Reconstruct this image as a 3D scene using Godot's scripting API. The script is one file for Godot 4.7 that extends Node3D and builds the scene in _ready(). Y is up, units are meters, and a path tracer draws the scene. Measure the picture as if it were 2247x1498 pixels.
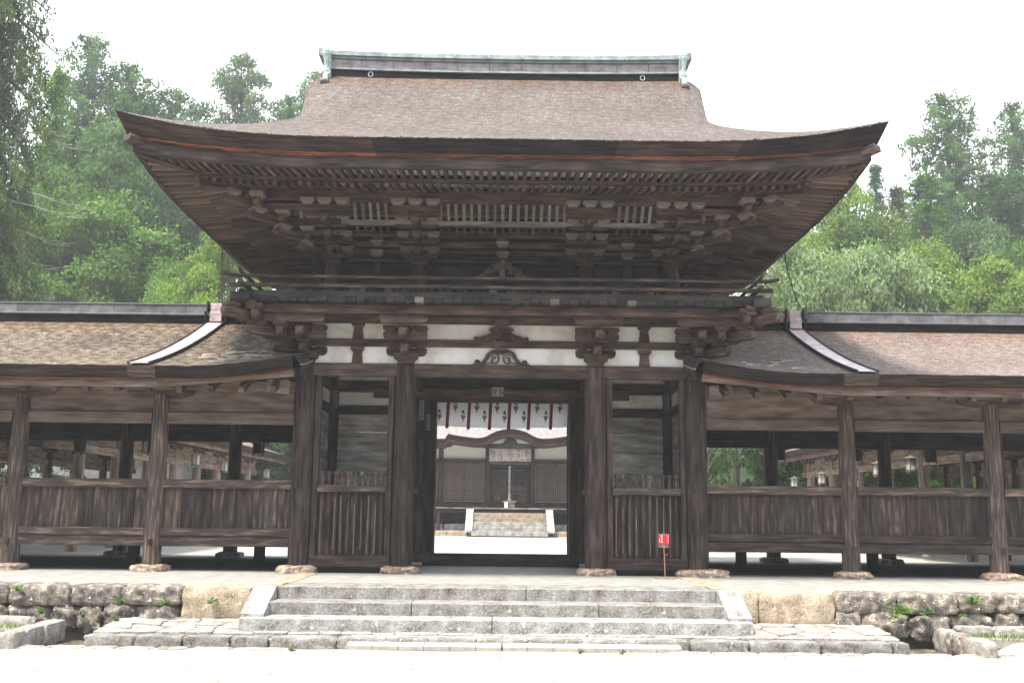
extends Node3D

const ZM := -2.2          # middle line of the gate, where the doors stand
const UHX := 2.65         # half width and half depth of the upper storey
const UHZ := 2.05
const OV := 2.57          # how far the main eaves reach beyond the upper wall

var rng := RandomNumberGenerator.new()
var M := {}
var taken := {}


class MB:
	var v := PackedVector3Array()
	var n := PackedVector3Array()
	var t := PackedVector2Array()
	var c := PackedColorArray()
	var tone := Color(0.85, 0.85, 0.85)
	var off := Vector2.ZERO
	var su := 0.42
	var sv := 0.75

	func vert(p: Vector3, nn: Vector3, uv: Vector2) -> void:
		v.append(p)
		n.append(nn)
		t.append(uv)
		c.append(tone)

	# a, b, d run counter-clockwise as seen from outside
	func tri(a: Vector3, b: Vector3, d: Vector3, ua: Vector2, ub: Vector2, ud: Vector2) -> void:
		var nn := (b - a).cross(d - a).normalized()
		vert(a, nn, ua)
		vert(d, nn, ud)
		vert(b, nn, ub)

	func stri(a: Vector3, b: Vector3, d: Vector3, na: Vector3, nb: Vector3, nd: Vector3, ua: Vector2, ub: Vector2, ud: Vector2) -> void:
		vert(a, na, ua)
		vert(d, nd, ud)
		vert(b, nb, ub)

	func quad(a: Vector3, b: Vector3, d: Vector3, e: Vector3, ua: Vector2, ub: Vector2, ud: Vector2, ue: Vector2) -> void:
		tri(a, b, d, ua, ub, ud)
		tri(a, d, e, ua, ud, ue)

	# a convex face turned away from the point INSIDE
	func face(p: Array, uv: Array, inside: Vector3) -> void:
		var nn: Vector3 = (p[1] - p[0]).cross(p[2] - p[0])
		var flip := nn.dot(p[0] - inside) < 0.0
		for i in range(1, p.size() - 1):
			if flip:
				tri(p[0], p[i + 1], p[i], uv[0], uv[i + 1], uv[i])
			else:
				tri(p[0], p[i], p[i + 1], uv[0], uv[i], uv[i + 1])

	# a straight timber from a to b, its long edges chamfered
	func beam(a: Vector3, b: Vector3, w: float, h: float, up := Vector3.UP, ch := 0.008) -> void:
		var d := (b - a).normalized()
		var s := d.cross(up).normalized()
		var u2 := s.cross(d)
		var l := a.distance_to(b)
		var x := w / 2.0
		var y := h / 2.0
		ch = minf(ch, minf(x, y) * 0.6)
		var pr := [Vector2(-x + ch, -y), Vector2(x - ch, -y), Vector2(x, -y + ch), Vector2(x, y - ch), Vector2(x - ch, y), Vector2(-x + ch, y), Vector2(-x, y - ch), Vector2(-x, -y + ch)]
		var mid := (a + b) / 2.0
		var A := []
		var B := []
		for q in pr:
			A.append(a + s * q.x + u2 * q.y)
			B.append(b + s * q.x + u2 * q.y)
		var g := off.y
		for i in 8:
			var j := (i + 1) % 8
			var e: float = pr[i].distance_to(pr[j])
			face([A[i], B[i], B[j], A[j]], [Vector2(off.x, g), Vector2(off.x + l * su, g), Vector2(off.x + l * su, g + e * sv), Vector2(off.x, g + e * sv)], mid)
			g += e * sv
		var ue := []
		for q in pr:
			ue.append(off + Vector2(q.x * 0.3, q.y * sv))
		face(A, ue, mid)
		face(B, ue, mid)

	func box(centre: Vector3, size: Vector3, ch := 0.008) -> void:
		if size.x >= size.y and size.x >= size.z:
			beam(centre - Vector3(size.x / 2, 0, 0), centre + Vector3(size.x / 2, 0, 0), size.z, size.y, Vector3.UP, ch)
		elif size.y >= size.z:
			beam(centre - Vector3(0, size.y / 2, 0), centre + Vector3(0, size.y / 2, 0), size.x, size.z, Vector3.BACK, ch)
		else:
			beam(centre - Vector3(0, 0, size.z / 2), centre + Vector3(0, 0, size.z / 2), size.x, size.y, Vector3.UP, ch)

	# a turned shape round the axis from BASE along UP; profile of Vector2(radius, height)
	func lathe(base: Vector3, profile: Array, seg := 16, up := Vector3.UP, flat := false) -> void:
		var ax := up.cross(Vector3.BACK)
		if ax.length() < 0.1:
			ax = up.cross(Vector3.RIGHT)
		ax = ax.normalized()
		var ay := up.cross(ax).normalized()
		for k in profile.size() - 1:
			var p: Vector2 = profile[k]
			var q: Vector2 = profile[k + 1]
			var sl := Vector2(q.y - p.y, p.x - q.x).normalized()
			for i in seg:
				var t0 := TAU * i / seg
				var t1 := TAU * (i + 1) / seg
				var d0 := ax * cos(t0) + ay * sin(t0)
				var d1 := ax * cos(t1) + ay * sin(t1)
				if flat:
					var dm := ((d0 + d1) / 2).normalized()
					var nf := (dm * sl.x + up * sl.y).normalized()
					_lq(base + d0 * p.x + up * p.y, base + d1 * p.x + up * p.y, base + d1 * q.x + up * q.y, base + d0 * q.x + up * q.y, nf, nf, p, q, float(i) / seg, float(i + 1) / seg)
				else:
					var n0 := (d0 * sl.x + up * sl.y).normalized()
					var n1 := (d1 * sl.x + up * sl.y).normalized()
					_lq(base + d0 * p.x + up * p.y, base + d1 * p.x + up * p.y, base + d1 * q.x + up * q.y, base + d0 * q.x + up * q.y, n0, n1, p, q, float(i) / seg, float(i + 1) / seg)

	func _lq(a: Vector3, b: Vector3, d: Vector3, e: Vector3, n0: Vector3, n1: Vector3, p: Vector2, q: Vector2, f0: float, f1: float) -> void:
		var r := maxf(p.x, q.x) * TAU * sv
		r = maxf(1.0, roundf(r)) if r > 0.5 else r
		var u0 := off.x + p.y * su
		var u1 := off.x + q.y * su
		var ua := Vector2(u0, off.y + f0 * r)
		var ub := Vector2(u0, off.y + f1 * r)
		var ud := Vector2(u1, off.y + f1 * r)
		var ue := Vector2(u1, off.y + f0 * r)
		# keep the triangles turned like their normals
		if (b - a).cross(e - a).dot(n0) >= 0.0 and (d - e).cross(a - e).dot(n0) <= 0.0:
			stri(a, b, d, n0, n1, n1, ua, ub, ud)
			stri(a, d, e, n0, n1, n0, ua, ud, ue)
		else:
			stri(a, d, b, n0, n1, n1, ua, ud, ub)
			stri(a, e, d, n0, n0, n1, ua, ue, ud)

	func cyl(a: Vector3, b: Vector3, r0: float, r1: float, seg := 12, caps := true) -> void:
		var l := a.distance_to(b)
		var pr := [Vector2(r0, 0), Vector2(r1, l)]
		if caps:
			pr = [Vector2(0, 0), Vector2(r0, 0), Vector2(r1, l), Vector2(0, l)]
		lathe(a, pr, seg, (b - a).normalized())

	func tube(pts: Array, r: Array, seg := 7) -> void:
		for i in pts.size() - 1:
			cyl(pts[i], pts[i + 1], r[mini(i, r.size() - 1)], r[mini(i + 1, r.size() - 1)], seg, i == 0 or i == pts.size() - 2)

	# a flat outline, counter-clockwise in ex, ey, given the thickness DEPTH along -(ex x ey)
	func extrude(poly: PackedVector2Array, o: Vector3, ex: Vector3, ey: Vector3, depth: float) -> void:
		var ez := ex.cross(ey).normalized()
		if Geometry2D.is_polygon_clockwise(poly):
			poly.reverse()
		var idx := Geometry2D.triangulate_polygon(poly)
		var back := -ez * depth
		for k in range(0, idx.size(), 3):
			var p: Array = []
			var uv: Array = []
			for m in 3:
				var q := poly[idx[k + m]]
				p.append(o + ex * q.x + ey * q.y)
				uv.append(off + Vector2(q.x * su, q.y * sv))
			if (p[1] - p[0]).cross(p[2] - p[0]).dot(ez) < 0:
				var w: Vector3 = p[1]
				p[1] = p[2]
				p[2] = w
				var w2: Vector2 = uv[1]
				uv[1] = uv[2]
				uv[2] = w2
			tri(p[0], p[1], p[2], uv[0], uv[1], uv[2])
			tri(p[0] + back, p[2] + back, p[1] + back, uv[0], uv[2], uv[1])
		for i in poly.size():
			var q := poly[i]
			var r := poly[(i + 1) % poly.size()]
			var a := o + ex * q.x + ey * q.y
			var b := o + ex * r.x + ey * r.y
			quad(a + back, b + back, b, a, off + Vector2(q.x * su, q.y * sv), off + Vector2(r.x * su, r.y * sv), off + Vector2(r.x * su, r.y * sv + depth * sv), off + Vector2(q.x * su, q.y * sv + depth * sv))

	# a smooth sheet through a grid of points; side is +1 or -1 to turn it over
	func sheet(g: Array, uvs: Array, side := 1.0) -> void:
		var rows := g.size()
		var cols: int = g[0].size()
		var nr := []
		for j in rows:
			var row := PackedVector3Array()
			for i in cols:
				var du: Vector3 = g[j][mini(i + 1, cols - 1)] - g[j][maxi(i - 1, 0)]
				var dv: Vector3 = g[mini(j + 1, rows - 1)][i] - g[maxi(j - 1, 0)][i]
				row.append(du.cross(dv).normalized() * side)
			nr.append(row)
		for j in rows - 1:
			for i in cols - 1:
				var a: Vector3 = g[j][i]
				var b: Vector3 = g[j][i + 1]
				var d: Vector3 = g[j + 1][i + 1]
				var e: Vector3 = g[j + 1][i]
				if side > 0:
					stri(a, b, d, nr[j][i], nr[j][i + 1], nr[j + 1][i + 1], uvs[j][i], uvs[j][i + 1], uvs[j + 1][i + 1])
					stri(a, d, e, nr[j][i], nr[j + 1][i + 1], nr[j + 1][i], uvs[j][i], uvs[j + 1][i + 1], uvs[j + 1][i])
				else:
					stri(a, d, b, nr[j][i], nr[j + 1][i + 1], nr[j][i + 1], uvs[j][i], uvs[j + 1][i + 1], uvs[j][i + 1])
					stri(a, e, d, nr[j][i], nr[j + 1][i], nr[j + 1][i + 1], uvs[j][i], uvs[j + 1][i], uvs[j + 1][i + 1])

	func mesh() -> ArrayMesh:
		var arr := []
		arr.resize(Mesh.ARRAY_MAX)
		arr[Mesh.ARRAY_VERTEX] = v
		arr[Mesh.ARRAY_NORMAL] = n
		arr[Mesh.ARRAY_TEX_UV] = t
		arr[Mesh.ARRAY_COLOR] = c
		var m := ArrayMesh.new()
		if v.size():
			m.add_surface_from_arrays(Mesh.PRIMITIVE_TRIANGLES, arr)
		return m


# ---------------------------------------------------------------- naming
func numbered(called: String) -> String:
	var k: int = taken.get(called, 0)
	taken[called] = k + 1
	return called if k == 0 else "%s_%03d" % [called, k]


func tag(o: Node3D, label: String, category: String, group := "") -> Node3D:
	o.set_meta("label", label)
	o.set_meta("category", category)
	if group:
		o.set_meta("group", group)
	return o


func thing(called: String, label: String, category: String, at := Vector3.ZERO, turn := 0.0, group := "") -> Node3D:
	var o := Node3D.new()
	o.name = numbered(called)
	add_child(o)
	o.position = at
	o.rotation.y = turn
	return tag(o, label, category, group)


func holder(called: String, parent: Node3D) -> Node3D:
	var o := Node3D.new()
	o.name = called
	parent.add_child(o, true)
	return o


func inst(called: String, mesh: Mesh, mat: Material, parent: Node3D, tf := Transform3D.IDENTITY) -> MeshInstance3D:
	var o := MeshInstance3D.new()
	o.name = called if parent != self else numbered(called)
	o.mesh = mesh
	o.material_override = mat
	o.transform = tf
	parent.add_child(o, true)
	return o


func part(called: String, b: MB, mat: Material, parent: Node3D) -> MeshInstance3D:
	return inst(called, b.mesh(), mat, parent)


func struct(called: String, b: MB, mat: Material) -> MeshInstance3D:
	var o := part(called, b, mat, self)
	o.set_meta("kind", "structure")
	return o


# a new builder with a tone and a place in the grain of its own
func nb(lo := 0.64, hi := 1.0) -> MB:
	var b := MB.new()
	var k := rng.randf_range(lo, hi)
	var w := rng.randf_range(-0.02, 0.02)
	b.tone = Color(clampf(k + w, 0, 1), k, clampf(k - w, 0, 1))
	b.off = Vector2(rng.randf() * 3.0, rng.randf() * 3.0)
	return b


func timber(called: String, a: Vector3, b: Vector3, w: float, h: float, mat: Material, parent: Node3D, up := Vector3.UP, ch := 0.008) -> MeshInstance3D:
	var m := nb()
	m.beam(a, b, w, h, up, ch)
	return part(called, m, mat, parent)


func block(called: String, centre: Vector3, size: Vector3, mat: Material, parent: Node3D, ch := 0.008) -> MeshInstance3D:
	var m := nb()
	m.box(centre, size, ch)
	return part(called, m, mat, parent)


# weathering of a large surface: patches of tone, and rust streaks towards the height TOP
func stain(b: MB, freq: float, lo: float, top := 999.0, sd := 3) -> void:
	var f := FastNoiseLite.new()
	f.seed = sd
	f.frequency = freq
	f.fractal_octaves = 3
	for i in b.v.size():
		var p := b.v[i]
		var k := lerpf(lo, 1.0, clampf(0.5 + 0.9 * f.get_noise_3dv(p), 0, 1))
		var r := clampf((p.y - top + 0.55) / 0.55, 0, 1) * clampf(0.55 + 1.2 * f.get_noise_3d(p.x * 5.0, p.y * 0.8, p.z * 0.8), 0, 1)
		b.c[i] = Color(k, k * lerpf(1.0, 0.72, r), k * lerpf(1.0, 0.55, r))


# ---------------------------------------------------------------- textures and materials
func noise(w: int, h: int, freq: float, sd: int, kind := FastNoiseLite.TYPE_SIMPLEX_SMOOTH, oct := 3) -> Image:
	var f := FastNoiseLite.new()
	f.seed = sd
	f.noise_type = kind
	f.frequency = freq
	f.fractal_octaves = oct
	if kind == FastNoiseLite.TYPE_CELLULAR:
		f.cellular_return_type = FastNoiseLite.RETURN_CELL_VALUE
	return f.get_seamless_image(w, h)


func bytes(im: Image, n: int) -> PackedByteArray:
	if im.get_width() != n or im.get_height() != n:
		im.resize(n, n, Image.INTERPOLATE_CUBIC)
	im.convert(Image.FORMAT_L8)
	return im.get_data()


# layers: [bytes, weight]; ramp: colours (sRGB) from low to high; sharp stretches the contrast
func ramped(layers: Array, ramp: Array, n: int, sharp := 1.6, dots := []) -> Image:
	var out := PackedByteArray()
	out.resize(n * n * 3)
	var lut := PackedByteArray()
	lut.resize(256 * 3)
	for i in 256:
		var x := clampf((i / 255.0 - 0.5) * sharp + 0.5, 0, 1) * (ramp.size() - 1)
		var k := mini(int(x), ramp.size() - 2)
		var cc: Color = ramp[k].lerp(ramp[k + 1], x - k)
		lut[i * 3] = cc.r8
		lut[i * 3 + 1] = cc.g8
		lut[i * 3 + 2] = cc.b8
	var l0: PackedByteArray = layers[0][0]
	var l1: PackedByteArray = layers[1][0]
	var l2: PackedByteArray = layers[2][0]
	var w0: float = layers[0][1]
	var w1: float = layers[1][1]
	var w2: float = layers[2][1]
	for i in n * n:
		var x := int(l0[i] * w0 + l1[i] * w1 + l2[i] * w2) * 3
		out[i * 3] = lut[x]
		out[i * 3 + 1] = lut[x + 1]
		out[i * 3 + 2] = lut[x + 2]
	if dots.size():
		var mask: PackedByteArray = dots[0]
		var thr: int = dots[1]
		var dc: Color = dots[2]
		for i in n * n:
			if mask[i] > thr:
				var a := clampf((mask[i] - thr) / 30.0, 0, 1)
				out[i * 3] = int(lerpf(out[i * 3], dc.r8, a))
				out[i * 3 + 1] = int(lerpf(out[i * 3 + 1], dc.g8, a))
				out[i * 3 + 2] = int(lerpf(out[i * 3 + 2], dc.b8, a))
	return Image.create_from_data(n, n, false, Image.FORMAT_RGB8, out)


func grey(v: float) -> Color:
	return Color(v, v, v)


func mean_of(im: Image) -> Color:
	var s := Color(0, 0, 0)
	var w := im.get_width()
	for k in 400:
		s += im.get_pixel((k * 37) % w, (k * 101 + k / 7) % im.get_height()).srgb_to_linear()
	return s / 400.0


# target is the linear colour that the surface has on average
func mat(im: Image, target: Color, rough := 0.85, bump := 0.0, tri_scale := Vector3.ZERO, metal := 0.0) -> StandardMaterial3D:
	var m := StandardMaterial3D.new()
	m.roughness = rough
	m.metallic = metal
	m.vertex_color_use_as_albedo = true
	m.metallic_specular = 0.35
	if im:
		var a := mean_of(im)
		m.albedo_color = Color(target.r / a.r, target.g / a.g, target.b / a.b).linear_to_srgb()
		var tx: Texture2D
		if im.has_meta("tx"):
			tx = im.get_meta("tx")
		else:
			tx = ImageTexture.create_from_image(im)
			im.set_meta("tx", tx)
		m.albedo_texture = tx
		if bump != 0.0:
			m.heightmap_enabled = true
			m.heightmap_texture = tx
			m.heightmap_scale = bump
	else:
		m.albedo_color = target.linear_to_srgb()
	if tri_scale != Vector3.ZERO:
		m.uv1_triplanar = true
		m.uv1_world_triplanar = true
		m.uv1_scale = tri_scale
	return m


func make_materials() -> void:
	var S := FastNoiseLite.TYPE_SIMPLEX_SMOOTH
	var C := FastNoiseLite.TYPE_CELLULAR
	var V := FastNoiseLite.TYPE_VALUE
	# wood: long streaks along u
	var fine := bytes(noise(16, 512, 0.16, 11), 512)
	var mid := bytes(noise(24, 256, 0.07, 12), 512)
	var blot := bytes(noise(220, 512, 0.016, 13, S, 5), 512)
	var fine2 := bytes(noise(28, 512, 0.2, 14), 512)
	var patch := bytes(noise(128, 512, 0.035, 15, S, 5), 512)
	var crack := bytes(noise(10, 512, 0.3, 16), 512)
	var wood := ramped([[fine, 0.3], [mid, 0.22], [blot, 0.48]], [Color(0.4, 0.37, 0.36), Color(0.62, 0.59, 0.57), Color(0.75, 0.725, 0.7), Color(0.95, 0.91, 0.87)], 512, 2.2, [crack, 196, Color(0.26, 0.23, 0.21)])
	var worn := ramped([[patch, 0.62], [fine2, 0.23], [mid, 0.15]], [grey(0.46), grey(0.52), grey(0.57), Color(0.64, 0.62, 0.6), Color(0.86, 0.81, 0.76), Color(0.97, 0.93, 0.89)], 512, 2.2, [crack, 204, Color(0.26, 0.23, 0.21)])
	var pale := ramped([[fine, 0.27], [mid, 0.18], [blot, 0.55]], [Color(0.58, 0.5, 0.44), Color(0.75, 0.7, 0.64), Color(0.84, 0.81, 0.77), grey(0.95)], 512, 1.9)
	M.wood = mat(wood, Color(0.04898, 0.03521, 0.03043), 0.8, 0.5)              # gate columns and frames
	M.wood_mid = mat(wood, Color(0.08147, 0.0546, 0.04335), 0.82, 0.5)         # beams under the eaves
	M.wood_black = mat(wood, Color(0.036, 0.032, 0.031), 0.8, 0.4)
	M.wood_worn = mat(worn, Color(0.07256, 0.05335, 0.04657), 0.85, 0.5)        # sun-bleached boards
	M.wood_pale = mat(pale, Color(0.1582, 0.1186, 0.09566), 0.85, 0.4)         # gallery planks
	M.wood_grey = mat(pale, Color(0.19, 0.166, 0.148), 0.85, 0.4)         # bearing blocks, niche boards
	M.wood_rail = mat(worn, Color(0.09899, 0.07454, 0.06209), 0.85, 0.5)
	M.board_white = mat(pale, Color(0.58, 0.58, 0.58), 0.85, 0.2)
	M.niche = mat(pale, Color(0.4, 0.385, 0.365), 0.85, 0.4)
	M.wood_tan = mat(pale, Color(0.31, 0.245, 0.195), 0.85, 0.4)
	M.undergrowth = mat(wood, Color(0.02, 0.034, 0.014), 0.95, 0.0, Vector3.ONE * 0.3)
	M.wood_plain = mat(null, Color(0.1688, 0.126, 0.1012), 0.85)
	# bark roofing
	var b1 := bytes(noise(512, 512, 0.2, 21, S, 2), 512)
	var b2 := bytes(noise(360, 512, 0.13, 22, C, 1), 512)
	var b3 := bytes(noise(512, 512, 0.012, 23, S, 4), 512)
	var b4 := bytes(noise(512, 512, 0.13, 24, C, 1), 512)
	var bark := ramped([[b1, 0.4], [b2, 0.42], [b3, 0.18]], [Color(0.36, 0.28, 0.25), Color(0.56, 0.46, 0.43), Color(0.68, 0.6, 0.57), Color(0.88, 0.84, 0.82)], 512, 1.5, [b4, 232, Color(0.9, 0.87, 0.85)])
	var barkb := ramped([[b2, 0.3], [b1, 0.3], [b3, 0.4]], [Color(0.3, 0.2, 0.15), Color(0.5, 0.4, 0.33), Color(0.6, 0.55, 0.47), Color(0.8, 0.76, 0.7)], 512, 2.1, [b4, 226, Color(0.88, 0.85, 0.8)])
	M.bark = mat(bark, Color(0.112, 0.094, 0.086), 0.95, 1.3)
	M.bark_tan = mat(barkb, Color(0.122, 0.099, 0.076), 0.95, 1.3)
	M.bark_pink = mat(bark, Color(0.16, 0.127, 0.114), 0.95, 1.3)
	M.bark_dark = mat(barkb, Color(0.07, 0.055, 0.047), 0.95, 2.0)
	M.bark_cut = mat(wood, Color(0.022, 0.0175, 0.0165), 0.9, 0.4)
	M.bark_cut_brown = mat(wood, Color(0.04, 0.027, 0.023), 0.9, 0.4)
	M.bark_red = mat(wood, Color(0.2, 0.068, 0.042), 0.9, 0.4)
	# metal
	var cp := ramped([[b3, 0.5], [mid, 0.3], [blot, 0.2]], [grey(0.6), grey(0.78), grey(0.9)], 512, 1.6)
	M.copper = mat(cp, Color(0.27, 0.235, 0.24), 0.5, 0.0, Vector3.ONE * 0.7)
	M.copper_blue = mat(cp, Color(0.25, 0.285, 0.305), 0.5, 0.0, Vector3.ONE * 0.7)
	M.copper_dark = mat(cp, Color(0.15, 0.15, 0.165), 0.42, 0.0, Vector3.ONE * 0.7)
	M.copper_pink = mat(cp, Color(0.5, 0.41, 0.42), 0.4, 0.0, Vector3.ONE * 0.7)
	M.verdigris = mat(cp, Color(0.38, 0.47, 0.44), 0.7, 0.0, Vector3.ONE * 2.0)
	M.iron = mat(null, Color(0.03, 0.03, 0.032), 0.5)
	M.bronze = mat(cp, Color(0.16, 0.135, 0.12), 0.5, 0.0, Vector3.ONE * 3.0)
	# stone, plaster and earth
	var s1 := bytes(noise(512, 512, 0.4, 31, V, 1), 512)
	var s2 := bytes(noise(512, 512, 0.22, 32, C, 1), 512)
	var s3 := bytes(noise(512, 512, 0.012, 33, S, 4), 512)
	var s4 := bytes(noise(512, 512, 0.03, 34, S, 2), 512)
	var s5 := bytes(noise(512, 512, 0.022, 35, S, 5), 512)
	var granite := ramped([[s1, 0.28], [s2, 0.27], [s3, 0.45]], [Color(0.4, 0.39, 0.37), Color(0.64, 0.63, 0.61), grey(0.76), grey(0.92)], 512, 1.45, [s4, 200, Color(0.9, 0.9, 0.88)])
	var oldstone := ramped([[s5, 0.45], [s2, 0.2], [s3, 0.35]], [Color(0.22, 0.2, 0.2), Color(0.36, 0.34, 0.34), Color(0.5, 0.48, 0.45), Color(0.82, 0.79, 0.74)], 512, 1.7, [s4, 206, Color(0.85, 0.83, 0.78)])
	var lime := ramped([[s3, 0.5], [s5, 0.4], [s1, 0.1]], [Color(0.8, 0.765, 0.7), Color(0.91, 0.895, 0.865), Color(0.96, 0.955, 0.945)], 512, 1.5)
	var sand := ramped([[s1, 0.25], [s2, 0.2], [s3, 0.55]], [Color(0.74, 0.71, 0.66), Color(0.84, 0.81, 0.76), Color(0.95, 0.93, 0.9)], 512, 1.3)
	M.granite = mat(granite, Color(0.295, 0.29, 0.282), 0.85, 0.5, Vector3.ONE * 0.6)
	M.granite_dark = mat(granite, Color(0.225, 0.218, 0.208), 0.85, 0.5, Vector3.ONE * 0.55)
	M.granite_tan = mat(granite, Color(0.344, 0.2838, 0.215), 0.85, 0.7, Vector3.ONE * 0.62)
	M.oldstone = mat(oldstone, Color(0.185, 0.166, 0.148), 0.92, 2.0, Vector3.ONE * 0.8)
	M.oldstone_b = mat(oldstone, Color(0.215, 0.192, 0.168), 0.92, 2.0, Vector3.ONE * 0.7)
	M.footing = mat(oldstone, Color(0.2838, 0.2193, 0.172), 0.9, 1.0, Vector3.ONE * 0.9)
	M.paving = mat(granite, Color(0.31, 0.29, 0.268), 0.9, 0.8, Vector3.ONE * 0.8)
	M.sand = mat(sand, Color(0.33, 0.313, 0.283), 0.95, 0.3, Vector3.ONE * 0.35)
	M.earth = mat(sand, Color(0.26, 0.262, 0.248), 0.9, 0.1, Vector3.ONE * 0.5)
	M.soil = mat(oldstone, Color(0.1, 0.085, 0.065), 0.95, 1.0, Vector3.ONE * 1.0)
	M.tile_pale = mat(sand, Color(0.42, 0.4, 0.37), 0.8, 0.0, Vector3.ONE * 1.1)
	M.plaster = mat(lime, Color(0.6364, 0.6278, 0.602), 0.9, 0.0, Vector3.ONE * 0.3)
	M.white = mat(null, Color(0.8, 0.8, 0.8), 0.7)
	M.roof_tile = mat(granite, Color(0.3, 0.3, 0.31), 0.6, 0.0, Vector3.ONE)
	M.paper = mat(null, Color(0.42, 0.4, 0.36), 0.9)
	M.paper_dim = mat(null, Color(0.22, 0.21, 0.19), 0.9)
	M.ink = mat(null, Color(0.02, 0.02, 0.02), 0.9)
	M.red = mat(null, Color(0.62, 0.025, 0.05), 0.6)
	M.ribbon = mat(null, Color(0.33, 0.055, 0.07), 0.8)
	M.rust = mat(cp, Color(0.36, 0.2, 0.13), 0.7, 0.0, Vector3.ONE * 3.0)
	M.cable = mat(null, Color(0.04, 0.045, 0.04), 0.7)
	M.plaque = mat(pale, Color(0.45, 0.4, 0.37), 0.85)
	M.bark_hall = mat(bark, Color(0.215, 0.2, 0.196), 0.95, 2.0)
	# living things: leaf_* take the vertex colour as the tint of each leaf
	for q in [["leaf_mid", Color(0.115, 0.21, 0.068)], ["leaf_bright", Color(0.175, 0.3, 0.075)], ["leaf_yellow", Color(0.215, 0.32, 0.07)], ["leaf_pale", Color(0.26, 0.345, 0.21)], ["leaf_dark", Color(0.07, 0.135, 0.06)], ["leaf_cedar", Color(0.13, 0.185, 0.085)], ["leaf_blue", Color(0.14, 0.22, 0.13)], ["leaf_brown", Color(0.1, 0.105, 0.045)], ["leaf_orange", Color(0.32, 0.22, 0.07)]]:
		var m := mat(null, q[1], 0.6)
		m.backlight_enabled = true
		m.backlight = Color(0.85, 0.95, 0.5)
		m.cull_mode = BaseMaterial3D.CULL_DISABLED
		M[q[0]] = m
	M.trunk = mat(wood, Color(0.12, 0.1, 0.085), 0.9, 1.0)
	M.trunk_pale = mat(wood, Color(0.3, 0.28, 0.26), 0.9, 0.6)
	M.twig = mat(wood, Color(0.4, 0.36, 0.32), 0.9)


# ---------------------------------------------------------------- the gate
func roof_at(s: float) -> float:
	return 5.86 + 0.42 * s + 0.0478 * s * s


func lift(dc: float) -> float:          # how the eaves rise towards their corners; dc: distance to the corner
	return 0.33 * pow(clampf((3.1 - dc) / 3.1, 0.0, 1.0), 2.5)


# a place round the upper storey: side 0 front, 1 right, 2 back, 3 left; al along the wall, o outward from it
func rim(side: int, al: float, o: float, y: float) -> Vector3:
	match side:
		0: return Vector3(al, y, ZM + UHZ + o)
		1: return Vector3(UHX + o, y, ZM - al)
		2: return Vector3(-al, y, ZM - UHZ - o)
	return Vector3(-UHX - o, y, ZM + al)


func rim_half(side: int) -> float:
	return UHX if side % 2 == 0 else UHZ


func rim_out(side: int) -> Vector3:
	return [Vector3.BACK, Vector3.RIGHT, Vector3.FORWARD, Vector3.LEFT][side]


func rim_lift(side: int, al: float, o: float) -> float:
	return 0.7 * lift(rim_half(side) + OV - absf(al)) * clampf((o - 0.5) / 1.8, 0.0, 1.0)


func fly_y(o: float) -> float:          # underside of the flying rafters
	return 5.50 + (2.28 - o) * 0.103


func base_y(o: float) -> float:         # underside of the base rafters
	return 5.44 + (1.7 - o) * 0.24


func verge(s: float) -> float:          # half width of the upper roof at the distance s from the eaves
	var hip := UHX + OV - s
	var up := 3.24 + 0.33 * clampf((s - 1.9) / 2.6, 0, 1)
	var k := 0.22
	var h := clampf(0.5 + 0.5 * (hip - up) / k, 0, 1)
	return lerpf(up, hip, h) + k * h * (1 - h)


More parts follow.
